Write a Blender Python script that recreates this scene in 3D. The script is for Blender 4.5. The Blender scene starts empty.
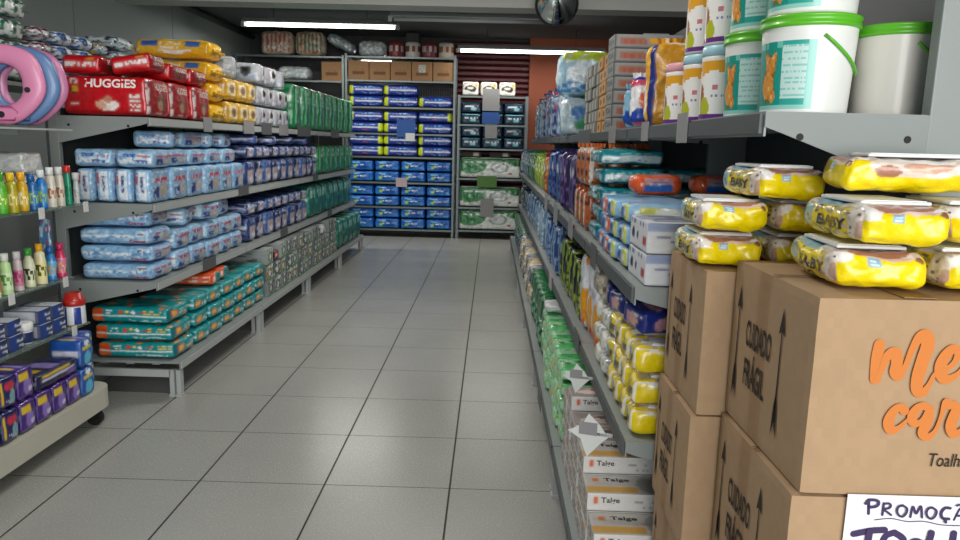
import bpy, bmesh, math, random
from mathutils import Vector, Matrix, noise
from mathutils.bvhtree import BVHTree
S = bpy.context.scene
COL = S.collection
R = math.radians

# ------------------------------------------------------------------ camera
CH = 1.345
pt, rl, yw = R(9.8), R(1.4), R(0.7)
fw = Vector((-math.sin(yw)*math.cos(pt), math.cos(yw)*math.cos(pt), -math.sin(pt)))
rt = Vector((math.cos(yw), math.sin(yw), 0)); up = rt.cross(fw)
rr = math.cos(rl)*rt + math.sin(rl)*up; uu = -math.sin(rl)*rt + math.cos(rl)*up
cd = bpy.data.cameras.new('camera'); cam = bpy.data.objects.new('camera', cd); COL.objects.link(cam)
cd.sensor_width = 36; cd.lens = 724/960*36; cd.clip_start = .02
M = Matrix((rr, uu, -fw)).transposed().to_4x4(); M.translation = Vector((0, 0, CH)); cam.matrix_world = M
S.camera = cam
# ------------------------------------------------------------------ world, lights, exposure
W = bpy.data.worlds.new('world'); S.world = W; W.use_nodes = True
W.node_tree.nodes['Background'].inputs[0].default_value = (.62, .74, .80, 1)
W.node_tree.nodes['Background'].inputs[1].default_value = 1.0
S.view_settings.view_transform = 'Standard'; S.view_settings.look = 'None'
S.view_settings.exposure = 0.0; S.view_settings.gamma = 1; S.view_settings.use_curve_mapping = False
def area(name, loc, rot, sx, sy, power, col):
    l = bpy.data.lights.new(name, 'AREA'); l.shape = 'RECTANGLE'; l.size = sx; l.size_y = sy; l.energy = power; l.color = col
    o = bpy.data.objects.new(name, l); COL.objects.link(o); o.location = loc; o.rotation_euler = rot; return o
# daylight coming in through the open shop front behind the photographer
area('shop_front_daylight', (1.2, -2.6, 1.9), (R(78), 0, R(0)), 4.0, 2.2, 225, (1.0, .98, .94))

# ------------------------------------------------------------------ helpers
def hx(s):
    s = s.lstrip('#'); r = [int(s[i:i+2], 16)/255 for i in (0, 2, 4)]
    return tuple((c/12.92 if c <= .04045 else ((c+.055)/1.055)**2.4) for c in r)+(1.0,)
def hsh(*a):
    v = math.sin(sum((x+1.7)*k for x, k in zip(a, (12.9898, 78.233, 37.719, 9.13))))*43758.5453
    return v-math.floor(v)
def mat(name, col, rough=.5, metal=0, bump=0, bscale=40, var=0, vscale=8, coat=0, trans=0, emis=0, spec=.5, alpha=1):
    m = bpy.data.materials.new(name); m.use_nodes = True; nt = m.node_tree; b = nt.nodes['Principled BSDF']
    c = hx(col) if isinstance(col, str) else col
    b.inputs['Base Color'].default_value = c; b.inputs['Roughness'].default_value = rough; b.inputs['Metallic'].default_value = metal
    b.inputs['Coat Weight'].default_value = coat; b.inputs['Transmission Weight'].default_value = trans
    b.inputs['Specular IOR Level'].default_value = spec; b.inputs['Alpha'].default_value = alpha
    if emis: b.inputs['Emission Color'].default_value = c; b.inputs['Emission Strength'].default_value = emis
    tc = nt.nodes.new('ShaderNodeTexCoord')
    if var:
        n = nt.nodes.new('ShaderNodeTexNoise'); n.inputs['Scale'].default_value = vscale; n.inputs['Detail'].default_value = 5
        nt.links.new(tc.outputs['Object'], n.inputs['Vector'])
        mx = nt.nodes.new('ShaderNodeMix'); mx.data_type = 'RGBA'; mx.inputs[6].default_value = tuple(x*(1-var) for x in c[:3])+(1,)
        mx.inputs[7].default_value = tuple(min(1, x*(1+var)) for x in c[:3])+(1,)
        nt.links.new(n.outputs['Fac'], mx.inputs[0]); nt.links.new(mx.outputs[2], b.inputs['Base Color'])
    if bump:
        n = nt.nodes.new('ShaderNodeTexNoise'); n.inputs['Scale'].default_value = bscale; n.inputs['Detail'].default_value = 3
        nt.links.new(tc.outputs['Object'], n.inputs['Vector'])
        bp = nt.nodes.new('ShaderNodeBump'); bp.inputs['Strength'].default_value = bump; bp.inputs['Distance'].default_value = .01
        nt.links.new(n.outputs['Fac'], bp.inputs['Height']); nt.links.new(bp.outputs[0], b.inputs['Normal'])
    return m
def printed(name, rough, coat=0, bump=0, bscale=25):
    m = mat(name, '#ffffff', rough, bump=bump, bscale=bscale, coat=coat); nt = m.node_tree
    a = nt.nodes.new('ShaderNodeAttribute'); a.attribute_name = 'Col'
    nt.links.new(a.outputs['Color'], nt.nodes['Principled BSDF'].inputs['Base Color']); return m
FILM = printed('glossy_printed_film', .28, coat=.3, bump=.55, bscale=22)
SATIN = printed('satin_printed_film', .42, bump=.35, bscale=18)
CARD = printed('printed_carton', .6, bump=.05, bscale=60)
PLASTIC = printed('printed_plastic', .35, coat=.2)
KRAFT = printed('kraft_cardboard', .85, bump=.08, bscale=90)
STEEL = mat('grey_painted_steel', '#8a908f', .42, var=.06, vscale=5)
STEEL_L = mat('light_grey_steel', '#a9adad', .4, var=.08, vscale=6)
STEEL_D = mat('dark_grey_steel', '#4b5153', .5, var=.1, vscale=5)
ZINC = mat('zinc_shelf_frame', '#767f80', .4, metal=.6, var=.08)
BLACK = mat('black_plastic', '#151515', .5)
TAG = mat('grey_price_card', '#8b8b8d', .5); TAGW = mat('white_price_card', '#d5d7d6', .35)

class BM:
    """collects coloured shapes for ONE mesh"""
    def __init__(s): s.b = bmesh.new(); s.c = s.b.loops.layers.float_color.new('Col')
    def paint(s, faces, col, smooth=False):
        for f in faces:
            f.smooth = smooth
            for l in f.loops: l[s.c] = col
    def box(s, x0, y0, z0, x1, y1, z1, col='#ffffff', bev=0):
        b = s.b; v = [b.verts.new(p) for p in ((x0,y0,z0),(x1,y0,z0),(x1,y1,z0),(x0,y1,z0),(x0,y0,z1),(x1,y0,z1),(x1,y1,z1),(x0,y1,z1))]
        fs = [b.faces.new([v[i] for i in q]) for q in ((3,2,1,0),(4,5,6,7),(0,1,5,4),(1,2,6,5),(2,3,7,6),(3,0,4,7))]
        c = hx(col) if isinstance(col, str) else col
        s.paint(fs, c)
        if bev:
            es = list({e for f in fs for e in f.edges})
            r = bmesh.ops.bevel(b, geom=es, offset=bev, segments=2, affect='EDGES', profile=.5)
            s.paint(r['faces'], c)
        return s
    def poly(s, pts, col='#ffffff', smooth=False):
        f = s.b.faces.new([s.b.verts.new(p) for p in pts]); s.paint([f], hx(col) if isinstance(col, str) else col, smooth); return f
    def prism(s, prof, axis, a0, a1, col='#ffffff'):
        """prof: 2D outline; axis 0 -> (a,p,q) ; 1 -> (p,a,q) ; 2 -> (p,q,a)"""
        def P(p, a): return (a, p[0], p[1]) if axis == 0 else ((p[0], a, p[1]) if axis == 1 else (p[0], p[1], a))
        c = hx(col) if isinstance(col, str) else col; n = len(prof); b = s.b
        A = [b.verts.new(P(p, a0)) for p in prof]; B = [b.verts.new(P(p, a1)) for p in prof]
        fs = [b.faces.new(A), b.faces.new(B[::-1])]+[b.faces.new((A[i], B[i], B[(i+1) % n], A[(i+1) % n])) for i in range(n)]
        s.paint(fs, c); bmesh.ops.recalc_face_normals(b, faces=fs); return s
    def lathe(s, prof, col, n=28, cx=0, cy=0, rx=1, ry=1):
        """prof [(r,z)], col: colour or fn(angle01, z)"""
        b = s.b; rings = []
        for r, z in prof:
            rings.append([b.verts.new((cx+max(r, 1e-4)*rx*math.cos(2*math.pi*k/n), cy+max(r, 1e-4)*ry*math.sin(2*math.pi*k/n), z)) for k in range(n)])
        for i in range(len(rings)-1):
            for k in range(n):
                f = b.faces.new((rings[i][k], rings[i][(k+1) % n], rings[i+1][(k+1) % n], rings[i+1][k])); f.smooth = True
                zc = (prof[i][1]+prof[i+1][1])/2
                c = col((k+.5)/n, zc) if callable(col) else col
                c = hx(c) if isinstance(c, str) else c
                for l in f.loops: l[s.c] = c
        c0 = col(.5, prof[0][1]) if callable(col) else col; c1 = col(.5, prof[-1][1]) if callable(col) else col
        s.paint([b.faces.new(rings[0][::-1])], hx(c0) if isinstance(c0, str) else c0)
        s.paint([b.faces.new(rings[-1])], hx(c1) if isinstance(c1, str) else c1)
        return s
    def tube(s, pts, r, col='#888888', n=8, closed=False):
        b = s.b; pts = [Vector(p) for p in pts]; rings = []; N = len(pts)
        c = hx(col) if isinstance(col, str) else col
        for i, p in enumerate(pts):
            a = pts[(i-1) % N] if (i or closed) else p; d = pts[(i+1) % N] if (i < N-1 or closed) else p
            t = (d-a).normalized(); q = t.cross(Vector((0, 0, 1)) if abs(t.z) < .9 else Vector((1, 0, 0))).normalized(); w = t.cross(q)
            rings.append([b.verts.new(p+r*(math.cos(2*math.pi*k/n)*q+math.sin(2*math.pi*k/n)*w)) for k in range(n)])
        fs = []
        for i in range(N if closed else N-1):
            A, B = rings[i], rings[(i+1) % N]
            for k in range(n): fs.append(b.faces.new((A[k], A[(k+1) % n], B[(k+1) % n], B[k])))
        if not closed: fs += [b.faces.new(rings[0]), b.faces.new(rings[-1][::-1])]
        s.paint(fs, c, True); bmesh.ops.recalc_face_normals(b, faces=fs); return s
    def mesh(s, name, m):
        me = bpy.data.meshes.new(name); s.b.to_mesh(me); s.b.free()
        me.materials.append(m); return me

_tc = {}
def glyphs(text, bold=0):
    k = (text, bold)
    if k not in _tc:
        cu = bpy.data.curves.new('t', 'FONT'); cu.body = text; cu.size = 1; cu.offset = bold; cu.resolution_u = 3
        o = bpy.data.objects.new('t', cu); COL.objects.link(o)
        dg = bpy.context.evaluated_depsgraph_get(); me = bpy.data.meshes.new_from_object(o.evaluated_get(dg))
        vs = [(v.co.x, v.co.y) for v in me.vertices]; fs = [tuple(p.vertices) for p in me.polygons]
        bpy.data.objects.remove(o); bpy.data.curves.remove(cu); bpy.data.meshes.remove(me)
        x0 = min(v[0] for v in vs); x1 = max(v[0] for v in vs); y0 = min(v[1] for v in vs); y1 = max(v[1] for v in vs)
        _tc[k] = ([((v[0]-x0)/(x1-x0), (v[1]-y0)/(y1-y0)) for v in vs], fs)
    return _tc[k]
def face_map(face, w, d, h, eps=.0006):
    """(u,v) in 0..1 on a face of a w*d*h box standing on z=0 -> 3D"""
    if face == 'F': return lambda u, v: Vector(((u-.5)*w, -d/2-eps, v*h))
    if face == 'B': return lambda u, v: Vector(((.5-u)*w, d/2+eps, v*h))
    if face == 'L': return lambda u, v: Vector((-w/2-eps, (.5-u)*d, v*h))
    if face == 'R': return lambda u, v: Vector((w/2+eps, (u-.5)*d, v*h))
    if face == 'T': return lambda u, v: Vector(((u-.5)*w, (v-.5)*d, h+eps))
def put_text(B, text, fm, u0, v0, u1, v1, col, bold=0, slant=0, rot=False, tree=None, arc=0):
    vs, fs = glyphs(text, bold); c = hx(col); out = []
    nrm = (fm(.5, .5)*2-fm(.5, .5)*1-Vector((0, 0, 0)))
    o = fm(.5, .5); e1 = fm(1, .5)-o; e2 = fm(.5, 1)-o; nn = e1.cross(e2).normalized()
    for x, y in vs:
        yy = y+arc*(x-.5)**2
        if rot: p = fm(u1-(u1-u0)*yy, v0+(v1-v0)*x)
        else: p = fm(u0+(u1-u0)*(x+slant*yy), v0+(v1-v0)*yy)
        if tree:
            hit = tree.ray_cast(p+nn*.05, -nn, .12)
            if hit[0] is not None: p = hit[0]+nn*.0012
        out.append(B.b.verts.new(p))
    for f in fs:
        try: q = B.b.faces.new([out[i] for i in f]); B.paint([q], c)
        except ValueError: pass
def ribbon(B, pts, w, fm, col, k=0):
    """brush stroke along 2D pts (metres on the plane given by fm)"""
    P = []
    n = len(pts)
    for i in range(n-1):
        p0 = pts[max(i-1, 0)]; p1 = pts[i]; p2 = pts[i+1]; p3 = pts[min(i+2, n-1)]
        for s in range(6):
            t = s/6
            P.append(tuple(.5*((2*p1[j])+(-p0[j]+p2[j])*t+(2*p0[j]-5*p1[j]+4*p2[j]-p3[j])*t*t+(-p0[j]+3*p1[j]-3*p2[j]+p3[j])*t**3) for j in range(len(p1))))
    P.append(tuple(pts[-1])); c = hx(col)
    N = len(P); Lf, Rt = [], []
    for i, p in enumerate(P):
        a_ = P[max(i-1, 0)]; e_ = P[min(i+1, N-1)]; dx, dy = e_[0]-a_[0], e_[1]-a_[1]; L = math.hypot(dx, dy) or 1
        r = w/2*(p[2] if len(p) > 2 else 1); z = .0006*k+.0004*i/N
        Lf.append(B.b.verts.new(fm(p[0]-dy/L*r, p[1]+dx/L*r, z))); Rt.append(B.b.verts.new(fm(p[0]+dy/L*r, p[1]-dx/L*r, z)))
    for i in range(N-1): B.paint([B.b.faces.new((Rt[i], Rt[i+1], Lf[i+1], Lf[i]))], c)
    for p, z in ((P[0], .0006*k-.00003), (P[-1], .0006*k+.00043)):
        r = w/2*(p[2] if len(p) > 2 else 1)
        B.paint([B.b.faces.new([B.b.verts.new(fm(p[0]+r*math.cos(a*math.pi/8), p[1]+r*math.sin(a*math.pi/8), z)) for a in range(16)])], c)

def colour_at(ops, u, v, base, seed):
    c = base
    for i, o in enumerate(ops):
        k = o[0]
        if k == 'r':
            if o[1] <= u <= o[3] and o[2] <= v <= o[4]: c = o[5]
        elif k == 'e':
            if ((u-o[1])/o[3])**2+((v-o[2])/o[4])**2 <= 1: c = o[5]
        elif k == 'x':
            if o[1] <= u <= o[3] and o[2] <= v <= o[4]:
                rows, cols, dens = o[6], o[7], o[8]
                fv = (v-o[2])/(o[4]-o[2])*rows; fu = (u-o[1])/(o[3]-o[1])*cols
                if fv-math.floor(fv) < .62 and hsh(math.floor(fu), math.floor(fv), seed, i) < dens: c = o[5]
        elif k == 'w':   # wave edge: below a sine line
            if v < o[1]+o[2]*math.sin(u*o[3]+o[4]): c = o[5]
        elif k == 's':   # soft mottle
            if hsh(math.floor(u*o[1]), math.floor(v*o[2]), seed, i) < o[3]: c = o[4]
    return c
def pack(name, w, d, h, design, mat_, n=(20, 10, 10), bulge=.06, r=.012, wob=.004, seed=0, fins=None, texts=(), fin_col=None, pinch=0, jit=None):
    """printed pack or carton: rounded box w*d*h standing on z=0, its print coloured cell by cell"""
    B = BM(); b = B.b; nx, ny, nz = n
    bw = w-(.028 if fins == 'x' else 0); bd = d-(.028 if fins == 'y' else 0); bh = h-(.013 if fins == 'z' else 0)
    hw, hd, hh = bw/2, bd/2, bh/2; r = min(r, hw*.9, hd*.9, hh*.9); cache = {}
    raw = []
    def V(a, c, e):
        key = (round(a, 4), round(c, 4), round(e, 4))
        if key in cache: return cache[key]
        p = Vector((a*hw, c*hd, e*hh)); q = Vector((max(-hw+r, min(hw-r, p.x)), max(-hd+r, min(hd-r, p.y)), max(-hh+r, min(hh-r, p.z))))
        dv = p-q
        if dv.length > 1e-9:
            # spread cells evenly over the rounding
            dv = dv.normalized()*min(r, max(abs(dv.x), abs(dv.y), abs(dv.z))) if dv.length > r else dv
            p = q+dv
        m = (hw, hd, hh)
        fx, fy, fz = 1-a*a, 1-c*c, 1-e*e
        p.x += a*bulge*min(m)*fy*fz; p.y += c*bulge*min(m)*fx*fz; p.z += e*bulge*min(m)*fx*fy
        if pinch:
            s = 1-pinch*max(0, abs(a)-.6)/.4; p.z *= s; p.y *= 1-(1-s)*.4
        if wob:
            nv = noise.noise_vector(Vector((a*hw*14+seed*3.1, c*hd*14+seed, e*hh*14)))*wob+noise.noise_vector(Vector((a*hw*45+seed, c*hd*45, e*hh*45+seed)))*wob*.35
            p += nv
        v = b.verts.new(p); cache[key] = v; return v
    soft_ = bulge > .02; sides = []
    base = hx(design['base']); conv = lambda ops: [tuple(hx(x) if isinstance(x, str) and x.startswith('#') else x for x in o) for o in ops]
    allops = conv(design.get('*', []))
    def grid(face, na, nb, fn):
        ops = allops+conv(design.get(face, []))
        bs = hx(design[face+'base']) if face+'base' in design else base
        cells = [[colour_at(ops, (i+.5)/na, (j+.5)/nb, bs, seed) for j in range(nb)] for i in range(na)]
        jt = jit if jit is not None else (.16 if mat_ is FILM else .05)
        cells = [[tuple(x*(1+jt*(2*hsh(i, j, seed, ord(face[0]))-1)) for x in cells[i][j][:3]) for j in range(nb)] for i in range(na)]
        def cc(i, j):
            L_ = [cells[a][c] for a in (i-1, i) if 0 <= a < na for c in (j-1, j) if 0 <= c < nb]
            return [sum(x[k] for x in L_)/len(L_) for k in range(3)]
        for i in range(na):
            for j in range(nb):
                q = [fn(2*i/na-1, 2*j/nb-1), fn(2*(i+1)/na-1, 2*j/nb-1), fn(2*(i+1)/na-1, 2*(j+1)/nb-1), fn(2*i/na-1, 2*(j+1)/nb-1)]
                f = b.faces.new(q); f.smooth = soft_; c = cells[i][j]; sides.append(f)
                for l, (ii, jj) in zip(f.loops, ((i, j), (i+1, j), (i+1, j+1), (i, j+1))):
                    m_ = cc(ii, jj); l[B.c] = tuple(.5*m_[k]+.5*c[k] for k in range(3))+(1,)
    grid('F', nx, nz, lambda u, v: V(u, -1, v)); grid('B', nx, nz, lambda u, v: V(-u, 1, v))
    grid('L', ny, nz, lambda u, v: V(-1, -u, v)); grid('R', ny, nz, lambda u, v: V(1, u, v))
    grid('T', nx, ny, lambda u, v: V(u, v, 1)); grid('D', nx, ny, lambda u, v: V(u, -v, -1))
    # exact size
    xs = [v.co for v in b.verts]
    for ax, size in ((0, bw), (1, bd), (2, bh)):
        lo = min(p[ax] for p in xs); hi = max(p[ax] for p in xs)
        for p in xs: p[ax] = (p[ax]-(lo+hi)/2)*size/(hi-lo)+(size/2 if ax == 2 else 0)
    if fins:
        fc = hx(fin_col or design['base'])
        for sgn in ((-1, 1) if fins != 'z' else (1,)):
            K = 16; top = []; bot = []
            for i in range(K+1):
                t = i/K*2-1; zz = .004*math.sin(i*2.2+seed)
                if fins == 'x': a = Vector((sgn*(hw-.004), t*hd*.88, bh*.45+zz)); e = Vector((sgn*(hw+.013-.002*(i % 2)), t*hd*.93, bh*.42+zz*1.6))
                elif fins == 'y': a = Vector((t*hw*.88, sgn*(hd-.004), bh*.45+zz)); e = Vector((t*hw*.93, sgn*(hd+.013-.002*(i % 2)), bh*.42+zz*1.6))
                else: a = Vector((t*hw*.86, zz, bh-.006)); e = Vector((t*hw*.93, zz*1.6, bh+.0125-.0015*(i % 2)))
                top.append((a, e))
            for off in (-.0012, .0012):
                o_ = Vector((0, 0, off)) if fins != 'z' else Vector((0, off, 0))
                A = [b.verts.new(a+o_) for a, e in top]; E_ = [b.verts.new(e+o_) for a, e in top]
                for i in range(K): B.paint([b.faces.new((A[i], A[i+1], E_[i+1], E_[i]))], fc)
    if texts:
        tree = BVHTree.FromBMesh(b) if bulge > .01 or wob > .001 else None
        for t in texts:
            put_text(B, t[0], face_map(t[1], bw, bd, bh), *t[2:6], t[6], *(t[7:]), tree=tree)
    bmesh.ops.recalc_face_normals(b, faces=sides)
    me = B.mesh(name, mat_); return me

# ---- objects
def link(name, me, parent=None, loc=(0, 0, 0), rot=(0, 0, 0)):
    o = bpy.data.objects.new(name, me); COL.objects.link(o); o.location = loc; o.rotation_euler = rot
    if parent: o.parent = parent
    return o
def empty(name, loc=(0, 0, 0), rot=(0, 0, 0)): return link(name, None, None, loc, rot)
def tag(o, label, cat, group=None, kind=None):
    o['label'] = label; o['category'] = cat
    if group: o['group'] = group
    if kind: o['kind'] = kind
    return o
def struct(name, B, m, kind='structure'):
    o = link(name, B.mesh(name, m)); o['kind'] = kind; return o
class Kind:
    """one kind of article: a mesh, or an Empty with part meshes"""
    def __init__(s, name, cat, me=None, parts=None, dims=None): s.name, s.cat, s.me, s.parts, s.dims = name, cat, me, parts, dims
    def put(s, loc, label, group=None, rz=0, rx=0, ry=0):
        if s.parts:
            o = empty(s.name, loc, (rx, ry, rz))
            for p in s.parts:
                q = link(p[0], p[1], o, p[2] if len(p) > 2 else (0, 0, 0))
                for sp in (p[3] if len(p) > 3 else ()): link(sp[0], sp[1], q, sp[2] if len(sp) > 2 else (0, 0, 0))
        else:
            me = s.me[s.k % len(s.me)] if isinstance(s.me, list) else s.me
            if isinstance(s.me, list): s.k += 1
            o = link(s.name, me, None, loc, (rx, ry, rz))
        tag(o, label, s.cat, group); return o
    k = 0
ORD = 'first second third fourth fifth sixth seventh eighth ninth tenth eleventh twelfth thirteenth fourteenth fifteenth sixteenth seventeenth eighteenth nineteenth twentieth twenty-first twenty-second twenty-third twenty-fourth'.split()
def layer(i, n): return '' if n == 1 else (('bottom', 'top') if n == 2 else ('bottom', 'middle', 'top') if n == 3 else ('bottom', 'lower', 'upper', 'top') if n == 4 else tuple(ORD[:n]))[i]+' layer'
rnd = random.Random(5)
def run(kind, x, y0, n, z, layers, desc, where, group, dy=None, dims=None, order=' from front', jit=.007, skip=(), rzj=.04, dz=None):
    """a run of the same article along the rack (depth direction)"""
    w, d, h = dims or kind.dims
    for i in range(n):
        for k in range(layers):
            if (i, k) in skip: continue
            lab = ', '.join(t for t in (desc, ORD[i]+order if n > 1 else '', layer(k, layers), where) if t)
            o = kind.put((x+rnd.uniform(-jit, jit), y0+(i+.5)*(dy or d+.006), z+k*((dz or h)+.001)+.001), lab, group, rz=rnd.uniform(-rzj, rzj))
            o.scale = (rnd.uniform(.95, 1), rnd.uniform(.94, 1), 1)
def across(kind, xs, y, z, layers, desc, where, group, dz=None, names=None, skip=(), rz=0):
    w, d, h = kind.dims
    for i, x in enumerate(xs):
        for k in range(layers):
            if (i, k) in skip: continue
            pos = (names[i] if names else ORD[i]+' from left') if len(xs) > 1 else ''
            lab = ', '.join(t for t in (desc, pos, layer(k, layers), where) if t)
            kind.put((x, y, z+k*((dz or h)+.001)+.001), lab, group, rz=rz)

# ================================================================== THE ROOM
XL, XR, YB, YF, ZC = -3.66, 2.6, 11.2, -2.7, 2.90
def floor_mat():
    m = mat('polished_grey_floor_tiles', '#8f918e', .22); nt = m.node_tree; L = nt.links.new; b = nt.nodes['Principled BSDF']
    tc = nt.nodes.new('ShaderNodeTexCoord'); mp = nt.nodes.new('ShaderNodeSeparateXYZ'); L(tc.outputs['Object'], mp.inputs[0])
    def mth(op, a, v=None, c=None):
        n = nt.nodes.new('ShaderNodeMath'); n.operation = op
        for i, x in enumerate((a, v, c)):
            if x is None: continue
            if isinstance(x, (int, float)): n.inputs[i].default_value = x
            else: L(x, n.inputs[i])
        return n.outputs[0]
    def lines(o, off, wd):
        t = mth('FRACT', mth('DIVIDE', mth('ADD', o, 20*.498-off), .498)); t = mth('ABSOLUTE', mth('SUBTRACT', t, .5))
        return mth('GREATER_THAN', t, .5-wd), t
    gx, _ = lines(mp.outputs[0], -.132, .0075); gy, _ = lines(mp.outputs[1], 2.68, .0042)
    g = mth('MAXIMUM', gx, gy)
    n = nt.nodes.new('ShaderNodeTexNoise'); n.inputs['Scale'].default_value = 170; n.inputs['Detail'].default_value = 4; L(tc.outputs['Object'], n.inputs['Vector'])
    n2 = nt.nodes.new('ShaderNodeTexNoise'); n2.inputs['Scale'].default_value = 1.6; n2.inputs['Detail'].default_value = 3; L(tc.outputs['Object'], n2.inputs['Vector'])
    r = nt.nodes.new('ShaderNodeValToRGB'); r.color_ramp.elements[0].position = .3; r.color_ramp.elements[0].color = hx('#a6a7a3'); r.color_ramp.elements[1].position = .7; r.color_ramp.elements[1].color = hx('#adaca7')
    L(n.outputs['Fac'], r.inputs[0])
    mx = nt.nodes.new('ShaderNodeMix'); mx.data_type = 'RGBA'; mx.blend_type = 'MULTIPLY'; mx.inputs[0].default_value = .25; L(r.outputs[0], mx.inputs[6]); L(n2.outputs['Fac'], mx.inputs[7])
    gm = nt.nodes.new('ShaderNodeMix'); gm.data_type = 'RGBA'; L(g, gm.inputs[0]); L(mx.outputs[2], gm.inputs[6]); gm.inputs[7].default_value = hx('#1e1f1f')
    L(gm.outputs[2], b.inputs['Base Color'])
    rg = mth('ADD', mth('MULTIPLY', n.outputs['Fac'], .12), .2); rg = mth('MAXIMUM', rg, mth('MULTIPLY', g, .7)); L(rg, b.inputs['Roughness'])
    bp = nt.nodes.new('ShaderNodeBump'); bp.inputs['Strength'].default_value = .4; bp.inputs['Distance'].default_value = .002; L(mth('SUBTRACT', 1, g), bp.inputs['Height']); L(bp.outputs[0], b.inputs['Normal'])
    return m
struct('floor', BM().box(XL-.1, YF, -.1, XR+.1, YB+.1, 0), floor_mat())
WALL = mat('grey_wall_paint', '#8f9796', .75, var=.05, vscale=1.5, bump=.05)
CEIL = mat('dark_grey_ceiling', '#54585a', .8, var=.1, vscale=2)
struct('ceiling', BM().box(XL-.1, YF, ZC, XR+.1, YB+.1, ZC+.1), CEIL)
struct('wall_left', BM().box(XL-.1, YF, 0, XL, YB, ZC), WALL)
for k in range(4):
    yy = 2.5+k*2.0
    struct('trim_%d' % (k+1), BM().box(XL, yy, 0, XL+.004, yy+.010, ZC), mat('seam_strip_%d' % k, '#7c8282', .7))
struct('wall_right', BM().box(XR, YF, 0, XR+.1, YB, ZC), mat('right_wall_paint', '#6a6d6e', .75, var=.06))
struct('wall_back', BM().box(XL-.1, YB, 0, XR+.1, YB+.1, ZC), mat('back_wall_paint', '#4b4d4e', .8, var=.1))
# shop-front wall: pier and lintel round the opening the daylight enters by
struct('wall_front', BM().box(XL-.1, YF-.1, 2.75, XR+.1, YF, ZC).box(XL-.1, YF-.1, 0, -2.6, YF, 2.75), WALL)
BEAM = mat('painted_ceiling_beam', '#d0cfca', .8, var=.04, vscale=2)
o = struct('trim_20', BM().box(XL, 7.2, 2.635, XR, 7.5, ZC), BEAM); o.name = 'ceiling_beam'
o = struct('trim_21', BM().tube([(XL+.05, YF, ZC-.05), (XL+.05, YB, ZC-.05)], .035, n=10), STEEL_D); o.name = 'ceiling_conduit'
TERRA = mat('terracotta_wall_paint', '#84452f', .8, var=.06, vscale=3)
o = link('terracotta_pillar', BM().box(.52, 10.95, 0, 1.75, YB-.002, ZC-.003).mesh('pillar', TERRA)); o['kind'] = 'structure'
B = BM()
for k in range(34):
    z0 = .02+k*.083
    B.prism([(11.06, z0), (11.035, z0+.02), (11.035, z0+.055), (11.06, z0+.075), (11.09, z0+.075), (11.09, z0)], 0, -.62, .515)
sh = link('roller_shutter', B.mesh('shutter', mat('dark_red_painted_metal', '#4c141a', .5, var=.15, vscale=6)))
tag(sh, 'dark red corrugated roller shutter on the back wall beside terracotta pillar', 'shutter'); sh['kind'] = 'structure'

# ================================================================== LIGHT FITTINGS
TUBE = mat('lit_fluorescent_tube', (1, .96, .88, 1), emis=9)
TUBED = mat('unlit_tube', '#b9bdbd', .4)
def fitting(x0, x1, y, z, label, lit=True, power=14, drop=.06):
    t = empty('fluorescent_light', ((x0+x1)/2, y, z)); L = (x1-x0)/2
    tag(t, label, 'ceiling light', 'fluorescent ceiling lights')
    link('housing', BM().prism([(-.06, .03), (-.02, .075), (.02, .075), (.06, .03), (.055, .025), (-.055, .025)], 0, -L, L).mesh('housing', STEEL_L), t)
    link('tube', BM().tube([(-L+.04, 0, 0), (L-.04, 0, 0)], .018, n=12).mesh('tube', TUBE if lit else TUBED), t)
    for s in (-1, 1):
        link('end_cap', BM().box(s*L-.02, -.022, -.022, s*L+.02, .022, .03).mesh('cap', STEEL_L), t)
    if ZC-z > .1:
        for s in (-.6, .6): link('hanger_rod', BM().tube([(s*L, 0, .07), (s*L, 0, ZC-z-.001)], .005).mesh('rod', STEEL_D), t)
    if lit:
        l = area('tube_glow', ((x0+x1)/2, y, z-.025), (0, 0, 0), x1-x0-.1, .05, power, (1, .97, .90))
fitting(-3.02, -1.16, 9.0, 2.70, 'lit white fluorescent tube hanging above packs on the back shelving', power=40)
fitting(-.50, 1.5, 10.2, 2.60, 'long lit tube before the terracotta pillar, above the rightmost back shelves', power=22)
fitting(-2.0, -1.48, 11.05, 2.52, 'short warm lit tube seen above the brown cartons on the back shelving', power=1.5)
fitting(-1.1, .55, 7.9, 2.62, 'unlit grey batten fitting under the ceiling just behind the beam', lit=False)
# ceiling tubes over the middle and front of the aisle, out of the picture above
for k, (xx, yy) in enumerate(((-.6, 5.2), (-.6, 2.2))):
    fitting(xx-.6, xx+.6, yy, 2.80, 'lit tube on the ceiling over the aisle, %s' % ('middle' if k == 0 else 'front'), power=(38, 24)[k])
# convex mirror hanging from the beam
t = empty('convex_mirror', (.56, 6.98, 2.635), (R(20), 0, 0)); tag(t, 'round convex security mirror hanging in front of the ceiling beam', 'mirror')
prof = [(.185*math.sin(a*R(50)/10)/math.sin(R(50)), -.02-.185*(math.cos(a*R(50)/10)-math.cos(R(50)))/math.sin(R(50))*.55) for a in range(11)][::-1]
B = BM().lathe([(p[0], -p[1]) for p in prof], '#ffffff', n=40)
bmesh.ops.rotate(B.b, verts=B.b.verts, cent=(0, 0, 0), matrix=Matrix.Rotation(R(90), 3, 'X'))
link('mirror_dome', B.mesh('dome', mat('mirror_surface', '#c8d0d0', .04, metal=1)), t)
link('rim', BM().tube([(.19*math.cos(a*math.pi/20), -.01, .19*math.sin(a*math.pi/20)) for a in range(40)], .01, closed=True).mesh('rim', BLACK), t)
link('bracket', BM().tube([(0, .0, 0), (0, .1, .2)], .012).mesh('bracket', STEEL_D), t)

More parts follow.
